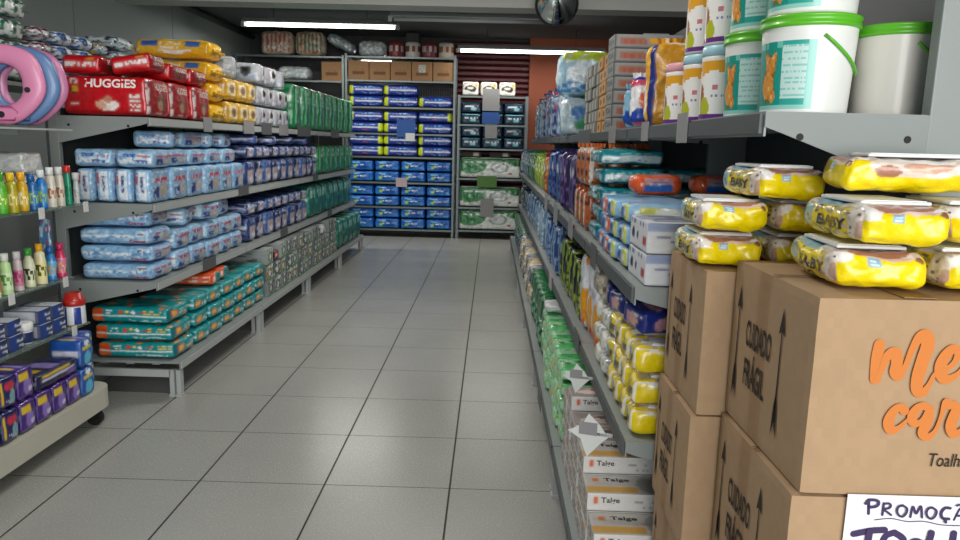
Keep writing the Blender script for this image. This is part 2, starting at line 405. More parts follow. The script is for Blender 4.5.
# ================================================================== GONDOLA SHELVING
LV = (.19, .61, 1.01, 1.44)
def shelf_mesh(x0, x1, y0, y1, z, face):
    """metal tray: top sheet, folded front lip. face=-1: front towards x0, +1: front towards x1"""
    B = BM(); B.box(x0, y0, z-.012, x1, y1, z)
    xf = x1 if face > 0 else x0
    a, b_ = (xf-.004, xf) if face > 0 else (xf, xf+.004)
    B.box(a, y0, z-.045, b_, y1, z-.012)
    for k in range(3):
        xx = x0+(x1-x0)*(k+1)/4; B.box(xx-.02, y0+.02, z-.025, xx+.02, y1-.02, z-.0125)
    return B
def bracket_mesh(xf, xb, y, z, tall=.135):
    B = BM(); s = 1 if xb > xf else -1
    prof = [(xf, z-.001), (xf, z-.028), (xf+s*.03, z-.038), (xb, z-tall), (xb, z-.001)]
    B.prism(prof, 1, y, y+.004)
    for q in (.22, .88): 
        cx = xf+(xb-xf)*q; B.prism([(cx+.007*math.cos(a), z-.045+.007*math.sin(a)) for a in [k*math.pi/4 for k in range(8)]], 1, y-.0008, y+.0002, '#050505')
    return B
BRK = printed('painted_bracket', .65)
def gondola(y0, y1, face, xb, xf_base, xf, label, group, ud=.05, levels=LV, top_front=None, low_y0=None, height=1.5, first=False, last=False):
    """one shelving module; back panel at xb, shelves reach xf (xf_base for the base)"""
    t = empty('gondola_shelving', (xb, y0, 0)); tag(t, label, 'shelving', group)
    def part(n, B, m, par=None):
        bmesh.ops.translate(B.b, verts=B.b.verts, vec=(-xb, -y0, 0))
        o = link(n, B.mesh(n, m), t)
        if par is not None: o.parent = par
        return o
    s = face; ly = low_y0 if low_y0 is not None else y0
    part('back_panel', BM().box(min(xb, xb-s*.012), y0, .08, max(xb, xb-s*.012), y1, height-.02), STEEL_D)
    ends = [y0]+([y1-.03] if last else [])
    for e in ends:
        part('upright', BM().box(min(xb+s*.0005, xb+s*ud), e, 0, max(xb+s*.0005, xb+s*ud), e+.03, height, bev=.003), STEEL)
    def mm(a, b): return (min(a, b), max(a, b))
    for li, z in enumerate(levels):
        f = xf_base if li == 0 else (top_front if (top_front is not None and li == len(levels)-1) else xf)
        yy0 = y0 if li == len(levels)-1 else ly
        x0, x1 = mm(xb+s*(ud+.002), f)
        SB = shelf_mesh(x0, x1, yy0+.004, y1-.002, z, s); xa, xc = mm(xb+s*.002, xb+s*(ud+.002))
        SB.box(xa, max(yy0, y0+.032), z-.012, xc, y1-.032 if last else y1-.002, z)
        sh = part('shelf', SB, STEEL)
        rx0, rx1 = mm(f+s*.0005, f+s*.007)
        part('price_rail', BM().box(rx0, yy0+.01, z-.04, rx1, y1-.01, z-.004), STEEL_D if s < 0 else STEEL_L, sh)
        if li:
            for e in (yy0, y1-.007):
                B = bracket_mesh(f, xb+s*ud, e, z, .135 if (e == yy0 and first) else .05)
                for fc in B.b.faces:
                    ys = [v.co.y for v in fc.verts]; blk = min(ys) < e-.0004
                    B.paint([fc], hx('#0a0a0a') if blk else hx('#8a908f'))
                part('bracket', B, BRK)
        else:
            for e in (ly+.004, y1-.05):
                x0b, x1b = mm(xb+s*(ud+.002), f-s*.055)
                part('base_rail', BM().box(x0b, e, z-.085, x1b, e+.02, z-.046), STEEL_L)
                for q in (f-s*.012, f-s*.047):
                    xa, xc = mm(q-.012, q+.012)
                    part('foot', BM().box(xa, e, .012, xc, e+.035, z-.047).box(xa-.004, e-.004, 0, xc+.004, e+.039, .012), STEEL_L)
    return t
LY = [3.616, 4.98, 6.35, 7.72, 9.09]
LB, LFB, LF = -2.15, -1.60, -1.70
for i in range(4):
    gondola(LY[i], LY[i+1]-.002, 1, LB-.05, LFB, LF, 'grey metal shelving module on the left of the aisle, %s from the front' % ORD[i], 'left rack modules', last=(i == 3), first=(i == 0))
RY = [1.35, 2.68, 4.01, 5.34, 6.67, 8.00, 9.33]
RB, RFB, RF, RTF = .925, .27, .36, .495
for i in range(6):
    gondola(RY[i], RY[i+1]-.002, -1, RB, RFB, RF, 'grey metal shelving module on the right of the aisle, %s from the front' % ORD[i], 'right rack modules',
            levels=(.19, .61, 1.01, 1.418), top_front=RTF, low_y0=(1.745 if i == 0 else None), height=1.95, last=(i == 5), first=(i == 0), ud=.135)
# ================================================================== LEFT RACK GOODS
WH, RED, NAVY = '#e8ecee', '#c8101c', '#16204f'
def px(s): return s
# --- top shelf: red nappy packs
RD = {'base': '#c4101b', 'F': [('r', 0, .0, 1, .1, '#a50d16'), ('e', .15, .64, .045, .11, '#1a1a22'), ('e', .165, .67, .035, .09, '#f0b323'), ('x', .1, .8, .2, .95, '#f3d8d4', 3, 7, .6),
      ('e', .53, .27, .1, .17, '#e9d3c8'), ('e', .60, .24, .07, .12, '#f3e9e2'), ('e', .46, .26, .06, .12, '#d8a98e'), ('e', .55, .40, .05, .1, '#c98f72'), ('x', .8, .1, .93, .6, '#f4efe8', 6, 5, .75), ('x', .1, .18, .2, .3, '#f3d8d4', 2, 5, .7), ('r', .38, .55, .8, .56, '#e8b0a8')],
      'R': [('r', 0, 0, .14, 1, '#d8d0d0'), ('x', .01, .05, .12, .95, '#7d1a20', 10, 3, .6), ('r', .14, 0, 1, 1, '#9a1019'), ('e', .6, .38, .2, .25, '#7a4a3a'), ('e', .55, .3, .13, .14, '#b58a70'), ('x', .3, .05, .9, .2, '#d9a9a0', 2, 8, .5)],
      'T': [('x', .1, .1, .9, .9, '#e3c6c2', 7, 14, .35)]}
huggies = Kind('nappy_pack', 'nappy pack', pack('nappy_pack', .44, .27, .20, RD, FILM, n=(40, 16, 20), bulge=.07, r=.02, wob=.004, seed=3,
    texts=[('HUGGIES', 'F', .29, .69, .87, .90, '#f6f2ee', .03), ('HUGGIES', 'R', .35, .68, .9, .84, '#e6cfc8', .03)]), dims=(.43, .27, .20))
run(huggies, -1.925, 3.63, 3, LV[3], 1, 'large red nappy pack with white lettering', 'left rack top shelf', 'big red nappy packs', rzj=.01)
RD2 = {'base': '#c2121c', 'F': [('r', .08, .38, .92, .68, '#f3eeee'), ('x', .3, .42, .85, .62, '#d9404a', 2, 12, .4), ('x', .2, .75, .6, .95, '#f0c9c4', 2, 8, .6), ('e', .75, .82, .08, .1, '#c9922e'), ('x', .1, .08, .9, .3, '#e6c0bb', 2, 12, .5)],
       'R': [('r', 0, 0, 1, 1, '#8f1019'), ('e', .45, .4, .25, .3, '#6d2f28'), ('x', .1, .1, .9, .35, '#c99086', 2, 8, .5)], 'T': [('e', .4, .5, .2, .3, '#a80e18'), ('x', .1, .1, .9, .9, '#efc7c0', 5, 10, .35)]}
hflat = Kind('nappy_pack', 'nappy pack', [pack('flat_nappy_pack', .205, .25, .095, RD2, FILM, n=(20, 14, 8), bulge=.10, r=.02, wob=.005, seed=q, texts=[('HUGGIES', 'R', .3, .55, .9, .8, '#ecd5d0', .03)]) for q in (1, 2)], dims=(.205, .25, .095))
Z5 = LV[3]+.203
hflat.put((-2.03, 3.76, Z5), 'small red nappy pack lying flat above the large front pack, behind the pink seats', 'small red nappy packs')
hflat.put((-1.80, 3.78, Z5+.012), 'small red nappy pack tilted up above the large front pack, at its right end', 'small red nappy packs', rz=.15, ry=-.17)
for i in range(2): hflat.put((-1.82, 4.06+.28*i, Z5), 'small red nappy pack on the large red packs, %s behind the tilted one' % ORD[i], 'small red nappy packs', rz=.05)
YW = {'base': '#e9b422', 'F': [('r', 0, .0, 1, .42, '#eef0f0'), ('w', .3, .12, 9, 0, '#e3a91c'), ('r', .08, .62, .3, .98, '#2f63b0'), ('r', .66, .58, .86, .96, '#3a6cb8'), ('x', .33, .55, .62, .95, '#fdf6dd', 3, 10, .6)],
      'R': [('e', .5, .5, .3, .3, '#f2cf5a'), ('x', .1, .2, .9, .8, '#8c6a10', 4, 7, .4)], 'T': [('r', .1, .2, .9, .8, '#eef2f4'), ('e', .3, .5, .15, .3, '#2d62ad'), ('e', .7, .5, .1, .3, '#d94a3a')],
      'L': [('e', .5, .5, .3, .3, '#f2cf5a')]}
ywide = Kind('nappy_pack', 'nappy pack', pack('long_yellow_pack', .50, .25, .12, YW, FILM, n=(36, 12, 10), bulge=.12, r=.035, wob=.007, seed=8, fins='x', fin_col='#e9b422'), dims=(.5, .25, .12))
for k in range(4):
    ywide.put((-1.95, 4.62, LV[3]+.125*k+.002), 'long yellow and white nappy pack behind the red packs, %s of a pile' % ('bottom', 'second from bottom', 'second from top', 'top')[k], 'pile of long yellow packs', rz=(0, .03, -.02, .04)[k])
YS = {'base': '#c99c2a', 'R': [('r', .1, .3, .9, .75, '#d9c9a2'), ('e', .5, .5, .22, .2, '#7a5a2a'), ('x', .1, .05, .9, .25, '#f5e9c0', 2, 8, .5)], 'F': [('r', .1, .2, .9, .7, '#e2d8bd'), ('e', .5, .5, .3, .2, '#9c7a3a')], 'T': [('s', 8, 6, .3, '#e6d7a6')]}
ysm = Kind('nappy_pack', 'nappy pack', pack('small_yellow_pack', .30, .19, .15, YS, FILM, n=(14, 12, 10), bulge=.1, r=.025, wob=.006, seed=4), dims=(.3, .19, .15))
run(ysm, -1.86, 4.79, 3, LV[3], 2, 'mustard yellow nappy pack', 'left rack top shelf', 'small yellow packs')
WB = {'base': '#aeb4ba', 'R': [('r', 0, 0, .3, 1, '#a9a3ae'), ('r', .35, .15, .9, .8, '#e3e5e8'), ('e', .65, .6, .18, .2, '#17181c'), ('x', .4, .1, .9, .5, '#55596a', 4, 7, .5)], 'F': [('r', .1, .1, .9, .5, '#8f9fb8'), ('e', .7, .6, .12, .25, '#1a1b20'), ('x', .1, .6, .6, .9, '#6f7482', 3, 12, .5)], 'T': [('x', .05, .1, .95, .9, '#a59bb4', 5, 12, .4), ('e', .8, .5, .1, .3, '#202126')]}
wbk = Kind('nappy_pack', 'nappy pack', [pack('white_nappy_pack', .36, .2, .15, WB, FILM, n=(20, 14, 12), bulge=.1, r=.02, wob=.006, seed=q) for q in (5, 6)], dims=(.36, .2, .15))
run(wbk, -1.89, 5.4, 4, LV[3], 2, 'white and lilac nappy pack', 'left rack top shelf', 'white and lilac packs')
for i in range(3): wbk.put((-1.88, 5.46+.27*i, LV[3]+.305), 'white and lilac nappy pack lying askew highest, %s from front, left top shelf' % ORD[i], 'askew white and lilac packs', rz=(.16, -.12, .18)[i])
wbk.put((-1.93, 5.02, LV[3]+.31), 'white and lilac nappy pack lying on the mustard packs, left rack top shelf', 'white and lilac packs', rz=.3, rx=.05)
GR = {'base': '#147848', '*': [('s', 7, 9, .2, '#3f9a6c'), ('s', 9, 5, .1, '#0c4a30')], 'R': [('r', .08, .1, .2, .9, '#7fd3a6'), ('e', .55, .35, .25, .22, '#0b6b45'), ('x', .25, .6, .95, .9, '#bfe9d2', 3, 7, .5), ('r', .82, .05, .9, .95, '#3fb87e')], 'F': [('r', .1, .6, .9, .75, '#d7efe2'), ('e', .5, .35, .2, .2, '#0b6b45')], 'T': [('r', .05, .42, .95, .58, '#e2f4ea')]}
grn = Kind('nappy_pack', 'nappy pack', [pack('green_nappy_pack', .36, .24, .40, GR, FILM, n=(10, 14, 20), bulge=.08, r=.03, wob=.007, seed=q) for q in (1, 9)], dims=(.36, .24, .40))
run(grn, -1.89, 6.40, 9, LV[3], 1, 'tall bright green nappy pack', 'left rack top shelf', 'bright green packs', dy=.30)
# --- third level: light blue packs
def LBD(red='#c2283a'):
    return {'base': '#9cc6e4', 'F': [('r', .08, .2, .92, .78, '#e3edf5'), ('x', .1, .55, .85, .75, '#8fb4d8', 2, 12, .55), ('r', .5, .22, .82, .38, '#233f92'), ('x', .52, .24, .8, .36, '#c7d2ee', 1, 7, .5), ('x', .6, .6, .9, .72, red, 1, 7, .8), ('s', 22, 9, .12, '#6fa3cf')],
            'R': [('r', .0, .0, 1, 1, '#86a9cb'), ('x', .1, .62, .9, .8, red, 1, 7, .9), ('e', .6, .35, .25, .2, '#b9a79b'), ('r', .1, .12, .4, .45, '#2a3c80'), ('s', 14, 12, .2, '#a9c6df')], 'T': [('r', .08, .15, .92, .85, '#c9dff0'), ('s', 16, 12, .2, '#7fb0d8')]}
LU = {'base': '#8fbfe6', 'F': [('r', .28, .03, .72, .97, '#e9f0f6'), ('r', .38, .28, .62, .78, '#20377f'), ('x', .4, .3, .6, .75, '#b9c6e8', 8, 2, .5), ('r', .05, .55, .26, .9, '#b8466a'), ('s', 8, 16, .12, '#c3dcf0')], 'R': LBD()['R'], 'T': [('r', .1, .2, .9, .8, '#bcd8ee')]}
lup = Kind('nappy_pack', 'nappy pack', [pack('upright_light_blue_pack', .095, .23, .175, LU, FILM, n=(12, 18, 20), bulge=.10, r=.018, wob=.004, seed=q) for q in (1, 2, 3)], dims=(.103, .23, .175))
lfl = Kind('nappy_pack', 'nappy pack', [pack('flat_light_blue_pack', .21, .25, .095, LBD(), FILM, n=(24, 18, 10), bulge=.12, r=.025, wob=.005, seed=q, texts=[('cremer', 'F', .25, .58, .55, .76, '#2d62b8', .03)]) for q in (4, 5)], dims=(.21, .25, .095))
names4 = ('leftmost', 'second from left', 'third from left', 'rightmost')
across(lup, [-2.045, -1.948, -1.851, -1.754], 3.745, LV[2], 1, 'upright light blue nappy pack at the end', 'left rack third shelf', 'upright light blue packs', names=names4)
lfl.put((-1.995, 3.75, LV[2]+.178), 'flat light blue pack on the upright packs, left one at the end, third shelf', 'flat light blue packs')
lfl.put((-1.79, 3.75, LV[2]+.178), 'flat light blue pack on the upright packs, right one at the end, third shelf', 'flat light blue packs', rz=.03)
for j, x in enumerate((-1.754, -1.855)):
    run(lup, x, 3.87, 5, LV[2], 1, 'upright light blue pack, %s row' % ('aisle', 'inner')[j], 'behind end row, left third shelf', 'upright light blue packs', dy=.238)
for i in range(4): lfl.put((-1.83, 4.03+.262*i, LV[2]+.178), 'flat light blue pack on upright ones, %s behind the end pair, left third shelf' % ORD[i], 'flat light blue packs', rz=rnd.uniform(-.08, .08))
DB = {'base': '#1c2f7c', 'R': [('r', .1, .08, .85, .62, '#a9a3b0'), ('e', .45, .35, .22, .2, '#b98a78'), ('e', .5, .28, .3, .12, '#d9dce8'), ('x', .1, .68, .9, .9, '#c9d2ef', 2, 6, .6), ('r', .88, .1, .97, .9, '#5a7fd0')], 'F': [('r', .1, .5, .9, .62, '#e2e8f5'), ('x', .1, .1, .9, .45, '#7f93d2', 4, 8, .5)], 'T': [('r', .05, .3, .95, .5, '#c9d6ee')]}
DBV = lambda q: {**DB, 'base': ('#1b2b68', '#27407c', '#1a2450', '#3a5590')[q % 4], '*': [('s', 9, 8, .22, ('#5f7ab0', '#101a3c', '#8fa2c4')[q % 3])]}
dbp = Kind('nappy_pack', 'nappy pack', [pack('dark_blue_pack', .30, .19, .19, DBV(q), FILM, n=(12, 12, 14), bulge=.09, r=.022, wob=.006, seed=q) for q in (1, 2, 3, 4, 6)], dims=(.3, .19, .19))
dbs = Kind('nappy_pack', 'nappy pack', [pack('small_dark_blue_pack', .30, .19, .10, DBV(q), FILM, n=(12, 12, 8), bulge=.12, r=.022, wob=.007, seed=q) for q in (6, 7, 8)], dims=(.3, .19, .10))
run(dbp, -1.865, 5.10, 10, LV[2], 1, 'dark blue nappy pack', 'bottom row, left rack third shelf', 'dark blue packs', dy=.21)
run(dbs, -1.865, 5.10, 10, LV[2]+.193, 1, 'low dark blue nappy pack', 'upper row, left rack third shelf', 'dark blue packs', dy=.21)
for i in range(4): dbs.put((-1.86, 5.3+.47*i, LV[2]+.294), 'dark blue pack lying loose above the two rows, %s from front, left third shelf' % ORD[i], 'loose dark blue packs', rz=rnd.uniform(.1, .6)).scale = (1, 1, .78)
for i in range(4): lfl.put((-1.85, 4.02+.27*i, LV[2]+.276), 'flat light blue pack lying highest, %s from front, left third shelf' % ORD[i], 'highest flat light blue packs', rz=rnd.uniform(-.5, .5))
grm = Kind('nappy_pack', 'nappy pack', [pack('mid_green_nappy_pack', .32, .22, .29, GR, FILM, n=(10, 12, 16), bulge=.09, r=.03, wob=.007, seed=q) for q in (3, 4)], dims=(.32, .22, .29))
run(grm, -1.87, 7.28, 7, LV[2], 1, 'bright green nappy pack', 'left rack third shelf', 'bright green packs third shelf', dy=.25)
# --- second level: wide light blue packs in threes
LWD = {'base': '#8db8dc', 'F': [('r', .02, .42, .78, .62, '#e6eff6'), ('x', .05, .45, .7, .6, '#6a8fc0', 1, 16, .5), ('r', .80, .55, .93, .88, '#e8e8ea'), ('x', .81, .58, .92, .86, '#3b3f4a', 2, 5, .6), ('s', 30, 8, .22, '#b7d4ea'), ('s', 26, 7, .12, '#5f92c6')],
       'R': LBD()['R'], 'T': [('r', .05, .2, .95, .8, '#a9cbe6'), ('s', 22, 10, .3, '#7faed4')]}
lwd = Kind('nappy_pack', 'nappy pack', [pack('wide_light_blue_pack', .385, .26, .090, LWD, FILM, n=(40, 16, 10), bulge=.10, r=.03, wob=.005, seed=q, texts=[('Cremer', 'F', .70, .12, .92, .32, '#c0203a', .04)]) for q in (11, 12, 13)], dims=(.41, .26, .098))
for k in range(4):
    lwd.put((-1.915-.01*(k == 3), 3.765, LV[1]+.092*k+.002), 'wide light blue nappy pack at the end of second shelf, %s of four' % ('bottom', 'second from bottom', 'third from bottom', 'topmost')[k], 'wide light blue packs', rz=(0, .01, -.01, .05)[k])
lf2 = Kind('nappy_pack', 'nappy pack', [pack('square_light_blue_pack', .25, .21, .118, LBD('#b02848'), FILM, n=(14, 14, 12), bulge=.12, r=.028, wob=.006, seed=q) for q in (21, 22, 23)], dims=(.25, .21, .118))
run(lf2, -1.84, 3.92, 5, LV[1], 2, 'square light blue nappy pack', 'left rack second shelf', 'square light blue packs', dy=.22)
lf2.put((-1.85, 4.12, LV[1]+.243), 'square light blue pack tilted on the nearer stacks, left rack second shelf', 'square light blue packs', rz=.2, rx=.05)
lf2.put((-1.82, 4.42, LV[1]+.243), 'square light blue pack tilted on the middle stacks, left rack second shelf', 'square light blue packs', rz=-.2, rx=-.04)
lf2.put((-1.86, 4.72, LV[1]+.243), 'square light blue pack tilted on the farther stacks, left rack second shelf', 'square light blue packs', rz=.1)
run(dbp, -1.865, 5.10, 8, LV[1], 1, 'dark blue nappy pack', 'bottom row, left rack second shelf', 'dark blue packs second shelf', dy=.215)
run(dbs, -1.865, 5.10, 8, LV[1]+.193, 1, 'low dark blue nappy pack', 'upper row, left rack second shelf', 'dark blue packs second shelf', dy=.215)
TG = {'base': '#166a5c', '*': [('s', 7, 9, .2, '#3a8f7c'), ('s', 9, 5, .1, '#0c4438')], 'R': [('e', .5, .4, .28, .25, '#0d5c5a'), ('x', .1, .65, .9, .9, '#a8e0d0', 2, 7, .5), ('r', .05, .05, .12, .95, '#5cc4a8')], 'F': [('r', .1, .5, .9, .62, '#c7ece0')], 'T': [('r', .05, .3, .95, .55, '#9fe0cc')]}
tgn = Kind('nappy_pack', 'nappy pack', [pack('teal_green_pack', .32, .24, .31, TG, FILM, n=(10, 12, 16), bulge=.09, r=.03, wob=.007, seed=q) for q in (3, 4)], dims=(.32, .24, .31))
run(tgn, -1.87, 6.86, 8, LV[1], 1, 'teal green nappy pack', 'left rack second shelf', 'teal green packs second shelf', dy=.27)
# --- base level: teal packs with orange ends
TW = {'base': '#0f8f93', 'F': [('r', 0, 0, .16, 1, '#d9541e'), ('r', .02, .1, .12, .6, '#e8722e'), ('r', .0, .38, .97, .48, '#e9f2f2'), ('x', .2, .58, .32, .86, '#e8f4f4', 2, 6, .7), ('e', .40, .72, .03, .12, '#d8472a'), ('e', .48, .72, .025, .1, '#f0d050'), ('x', .68, .58, .95, .88, '#f0c838', 2, 10, .5), ('r', .62, .64, .72, .78, '#c0304a'), ('x', .5, .1, .92, .3, '#bfe3e3', 2, 14, .6), ('e', .56, .7, .03, .1, '#f4f4f0')],
      'R': [('r', 0, 0, .25, 1, '#0c6f76'), ('e', .3, .5, .16, .28, '#e07a2a'), ('e', .3, .5, .09, .17, '#f3c56a'), ('x', .5, .3, .95, .7, '#aadbd8', 3, 6, .6), ('e', .75, .2, .12, .12, '#e07a2a')],
      'T': [('x', .05, .1, .95, .9, '#3aa9a6', 8, 16, .4), ('s', 16, 10, .12, '#d97a3a')], 'L': [('r', 0, 0, 1, 1, '#d9541e')]}
tw = Kind('nappy_pack', 'nappy pack', [pack('teal_orange_pack', .42, .27, .092, TW, FILM, n=(48, 18, 12), bulge=.10, r=.025, wob=.004, seed=q) for q in (31, 32, 33)], dims=(.45, .27, .092))
for k in range(3): tw.put((-1.865+.012*(2-k), 3.775, LV[0]+.094*k+.002), 'wide teal nappy pack with orange end, %s of three at the end of lowest shelf' % ('bottom', 'middle', 'top')[k], 'wide teal packs', rz=(0, .015, -.02)[k])
ts = Kind('nappy_pack', 'nappy pack', [pack('teal_pack', .34, .20, .092, {**TW, 'R': [('e', .25, .5, .17, .3, '#e07a2a'), ('e', .25, .5, .1, .18, '#f3c56a'), ('x', .5, .2, .95, .75, '#bfe6e2', 3, 6, .6)]}, FILM, n=(14, 16, 8), bulge=.12, r=.02, wob=.006, seed=q) for q in (34, 35)], dims=(.34, .20, .092))
run(ts, -1.80, 3.935, 6, LV[0], 3, 'teal nappy pack with orange dot', 'left rack lowest shelf', 'teal packs in stacks', dy=.212)
og = Kind('nappy_pack', 'nappy pack', pack('orange_pack', .3, .16, .080, {'base': '#d9501c', 'R': [('r', .4, 0, 1, 1, '#0f7f80'), ('e', .2, .5, .12, .3, '#f4e6d8')], 'F': [('x', .1, .2, .9, .8, '#f7e9d8', 3, 10, .5)]}, FILM, n=(10, 10, 8), bulge=.1, r=.02, wob=.005, seed=2), dims=(.3, .16, .1))
og.put((-1.80, 4.30, LV[0]+.281), 'bright orange nappy pack lying on the teal stacks, left rack lowest shelf', 'orange packs', rz=.05)
og.put((-1.82, 4.50, LV[0]+.281), 'orange nappy pack behind the bright orange one, left rack lowest shelf', 'orange packs', rz=-.05)
GC = {'base': '#9aa09f', 'R': [('e', .5, .45, .3, .3, '#23282a'), ('e', .5, .45, .18, .2, '#d6dada'), ('x', .05, .75, .95, .95, '#dfe3e2', 2, 8, .6), ('r', .0, .0, 1, .12, '#4f8f4c')], 'F': [('x', .1, .2, .9, .8, '#3f4648', 4, 10, .5)], 'T': [('x', .1, .1, .9, .9, '#3f4648', 5, 8, .4)]}
gc = Kind('cotton_box', 'box', [pack('grey_box', .32, .165, .118, {**GC, 'base': bc, 'R': [('s', 10, 10, .3, '#c8cccb')]*(q % 2)+GC['R']+[('s', 12, 9, .15, sc)]}, CARD, n=(8, 14, 12), bulge=.0, r=.004, wob=0, seed=q) for q, (bc, sc) in enumerate((('#858c8b', '#3a4042'), ('#6a7475', '#b8a23a'), ('#9ba1a0', '#4f8f4c'), ('#757d7c', '#23282a'), ('#5c6668', '#c9cdcc')))], dims=(.32, .165, .118))
run(gc, -1.79, 5.24, 14, LV[0], 3, 'small grey printed box', 'left rack lowest shelf', 'grey boxes in stacks', dy=.172, jit=.006, skip=((1, 2), (10, 2), (11, 2)))
rb = Kind('nappy_pack', 'nappy pack', pack('red_black_pack', .2, .16, .08, {'base': '#24262a', 'R': [('e', .5, .5, .3, .35, '#d8402a'), ('e', .5, .5, .12, .15, '#f6f0e6')], 'T': [('e', .5, .5, .3, .3, '#d8402a')]}, FILM, n=(10, 10, 8), bulge=.1, r=.015, wob=.004), dims=(.2, .16, .08))
rb.put((-1.74, 5.50, LV[0]+.241), 'black pack with a red sunburst lying on the grey boxes', None)
def bag_of(name, col, w, d, h, seed, cols2): return pack(name, w, d, h, {'base': col, '*': [('s', 9, 9, .3, cols2)]}, FILM, n=(12, 12, 10), bulge=.15, r=.03, wob=.014, seed=seed)
Kind('plastic_bag', 'plastic bag', bag_of('white_bag', '#dfe1e2', .2, .17, .1, 3, '#b9bdc4')).put((-1.74, 7.13, LV[0]+.241), 'crumpled white plastic bag lying on the grey boxes, far end of left rack')
run(tgn, -1.77, 7.72, 5, LV[0], 1, 'teal green nappy pack', 'lowest shelf at left rack far end', 'teal green packs lowest shelf', dy=.26)
# --- other side of the rack: shelf with packs seen above the red ones
t = empty('rear_shelving', (-2.345, 2.4, 0)); tag(t, 'grey shelving backing onto the left rack, its packs showing over the red ones', 'shelving')
link('upright', BM().box(-.03, 0, 0, -.001, .04, 1.98).mesh('u', STEEL), t); link('upright', BM().box(-.03, 2.6, 0, -.001, 2.64, 1.98).mesh('u', STEEL), t)
link('shelf', BM().box(-.45, .0, 1.58, -.032, 2.64, 1.60).mesh('s', STEEL), t); link('foot', BM().box(-.45, .0, 0, -.032, .04, 1.579).mesh('f', STEEL), t); link('foot', BM().box(-.45, 2.6, 0, -.032, 2.64, 1.579).mesh('f', STEEL), t)
def cpack(name, base, ops, w, d, h, q): return Kind('nappy_pack', 'nappy pack', pack(name, w, d, h, {'base': base, '*': ops+[('s', 9, 5, .2, '#c9d0d2'), ('s', 12, 7, .12, '#30343c')]}, FILM, n=(14, 20, 10), bulge=.12, r=.03, wob=.010, seed=q, fins='y', fin_col='#9a8488'), dims=(w, d, h))
kg = cpack('green_white_pack', '#1f6b4a', [('w', .35, .12, 11, 0, '#cfd8d4'), ('e', .3, .6, .15, .2, '#e6ece9')], .22, .23, .10, 1)
kr = cpack('maroon_white_pack', '#7a2230', [('w', .5, .2, 8, 1, '#c5cdd2'), ('e', .6, .6, .2, .2, '#dfe3e6')], .22, .185, .075, 2)
kb = cpack('blue_white_pack', '#2f66a8', [('w', .4, .2, 7, 2, '#c9d6df'), ('e', .7, .6, .2, .2, '#e2e8ec')], .22, .185, .075, 3)
ky = cpack('yellow_blue_pack', '#c99a22', [('w', .6, .2, 8, 1, '#a9c2cf'), ('e', .5, .7, .2, .2, '#e8e6d8')], .22, .185, .072, 4)
kp = cpack('purple_teal_pack', '#4a2c78', [('w', .6, .25, 6, 2, '#9fb9bd'), ('e', .5, .7, .3, .2, '#c4d4d2')], .22, .30, .09, 5)
def pile(k, x, y, z, n, what, rz=0, h=None):
    hh = h or k.dims[2]
    for i in range(n): k.put((x+rnd.uniform(-.01, .01), y, z+(hh+.001)*i+.001), '%s, %s' % (what, layer(i, n) or 'alone'), what+'s', rz=rz+rnd.uniform(-.03, .03))
pile(kg, -2.46, 3.67, 1.60, 4, 'green and white pack behind the red nappy packs at the left frame edge')
pile(kr, -2.46, 3.90, 1.60, 4, 'maroon and white pack behind the red nappy packs')
pile(kb, -2.46, 4.095, 1.60, 4, 'blue and white pack behind the red packs, nearer pile')
pile(kb, -2.46, 4.29, 1.60, 4, 'blue and white pack behind the red packs, farther pile')
pile(ky, -2.46, 4.485, 1.60, 4, 'yellow and blue pack behind the red nappy packs')
pile(kp, -2.46, 4.735, 1.60, 4, 'purple and teal pack behind the red nappy packs')
# ================================================================== NEAR-LEFT WHEELED DISPLAY
NY0, NY1, NXB, NXF = 2.15, 3.315, -2.32, -1.785
CREAM = mat('cream_painted_base', '#b9b7a8', .45, var=.06)
GLASS = mat('glass_shelf', '#cfe3dd', .05, trans=.85, alpha=1); GLASS.node_tree.nodes['Principled BSDF'].inputs['IOR'].default_value = 1.2
t = empty('display_stand', (NXB, NY0, 0)); tag(t, 'wheeled display stand with cream base and glass shelves at the left frame edge', 'display stand')
def rounded(x0, y0, x1, y1, r, n=6):
    pts = []
    for cx, cy, a0 in ((x1-r, y0+r, -90), (x1-r, y1-r, 0)):
        for k in range(n+1): a = R(a0+90*k/n); pts.append((cx+r*math.cos(a), cy+r*math.sin(a)))
    return pts+[(x0, y1), (x0, y0)]
def tl(B): bmesh.ops.translate(B.b, verts=B.b.verts, vec=(-NXB, -NY0, 0)); return B
link('base', tl(BM().prism(rounded(NXB, NY0, NXF, NY1, .09), 2, .085, .180)).mesh('base', CREAM), t)
link('back_panel', tl(BM().box(NXB-.012, NY0, .1, NXB-.001, NY1, 1.36)).mesh('back', STEEL_D), t)
for y in (NY0+.01, NY1-.05): link('upright', tl(BM().box(NXB, y, .196, NXB+.035, y+.035, 1.36)).mesh('upright', STEEL_L), t)
for y in (NY0+.15, NY1-.1):
    for x in (NXB+.06, NXF-.05):
        B = BM().prism([(x+.038*math.cos(a*math.pi/8), .039+.038*math.sin(a*math.pi/8)) for a in range(16)], 1, y-.012, y+.012, '#111111')
        B.box(x-.02, y-.02, .06, x+.02, y+.02, .084, '#222222'); B.box(x-.003, y-.018, .03, x+.02, y-.013, .08, '#222222'); B.box(x-.003, y+.013, .03, x+.02, y+.018, .08, '#222222')
        link('caster', tl(B).mesh('caster', BLACK), t)
SHZ = (.475, .69, 1.035, 1.37)
for i, z in enumerate(SHZ):
    sh = link('shelf', tl(BM().box(NXB+.036, NY0+.002, z-.008, NXF-(.10, .16, .065, .12)[i], NY1, z)).mesh('shelf', GLASS if i < 3 else STEEL_L), t)
    for y in (NY0+.15, NY1-.1):
        link('shelf_clip', tl(BM().box(NXB+.0355, y-.012, z-.03, NXF-.3, y+.012, z-.009)).mesh('clip', STEEL_L), t)
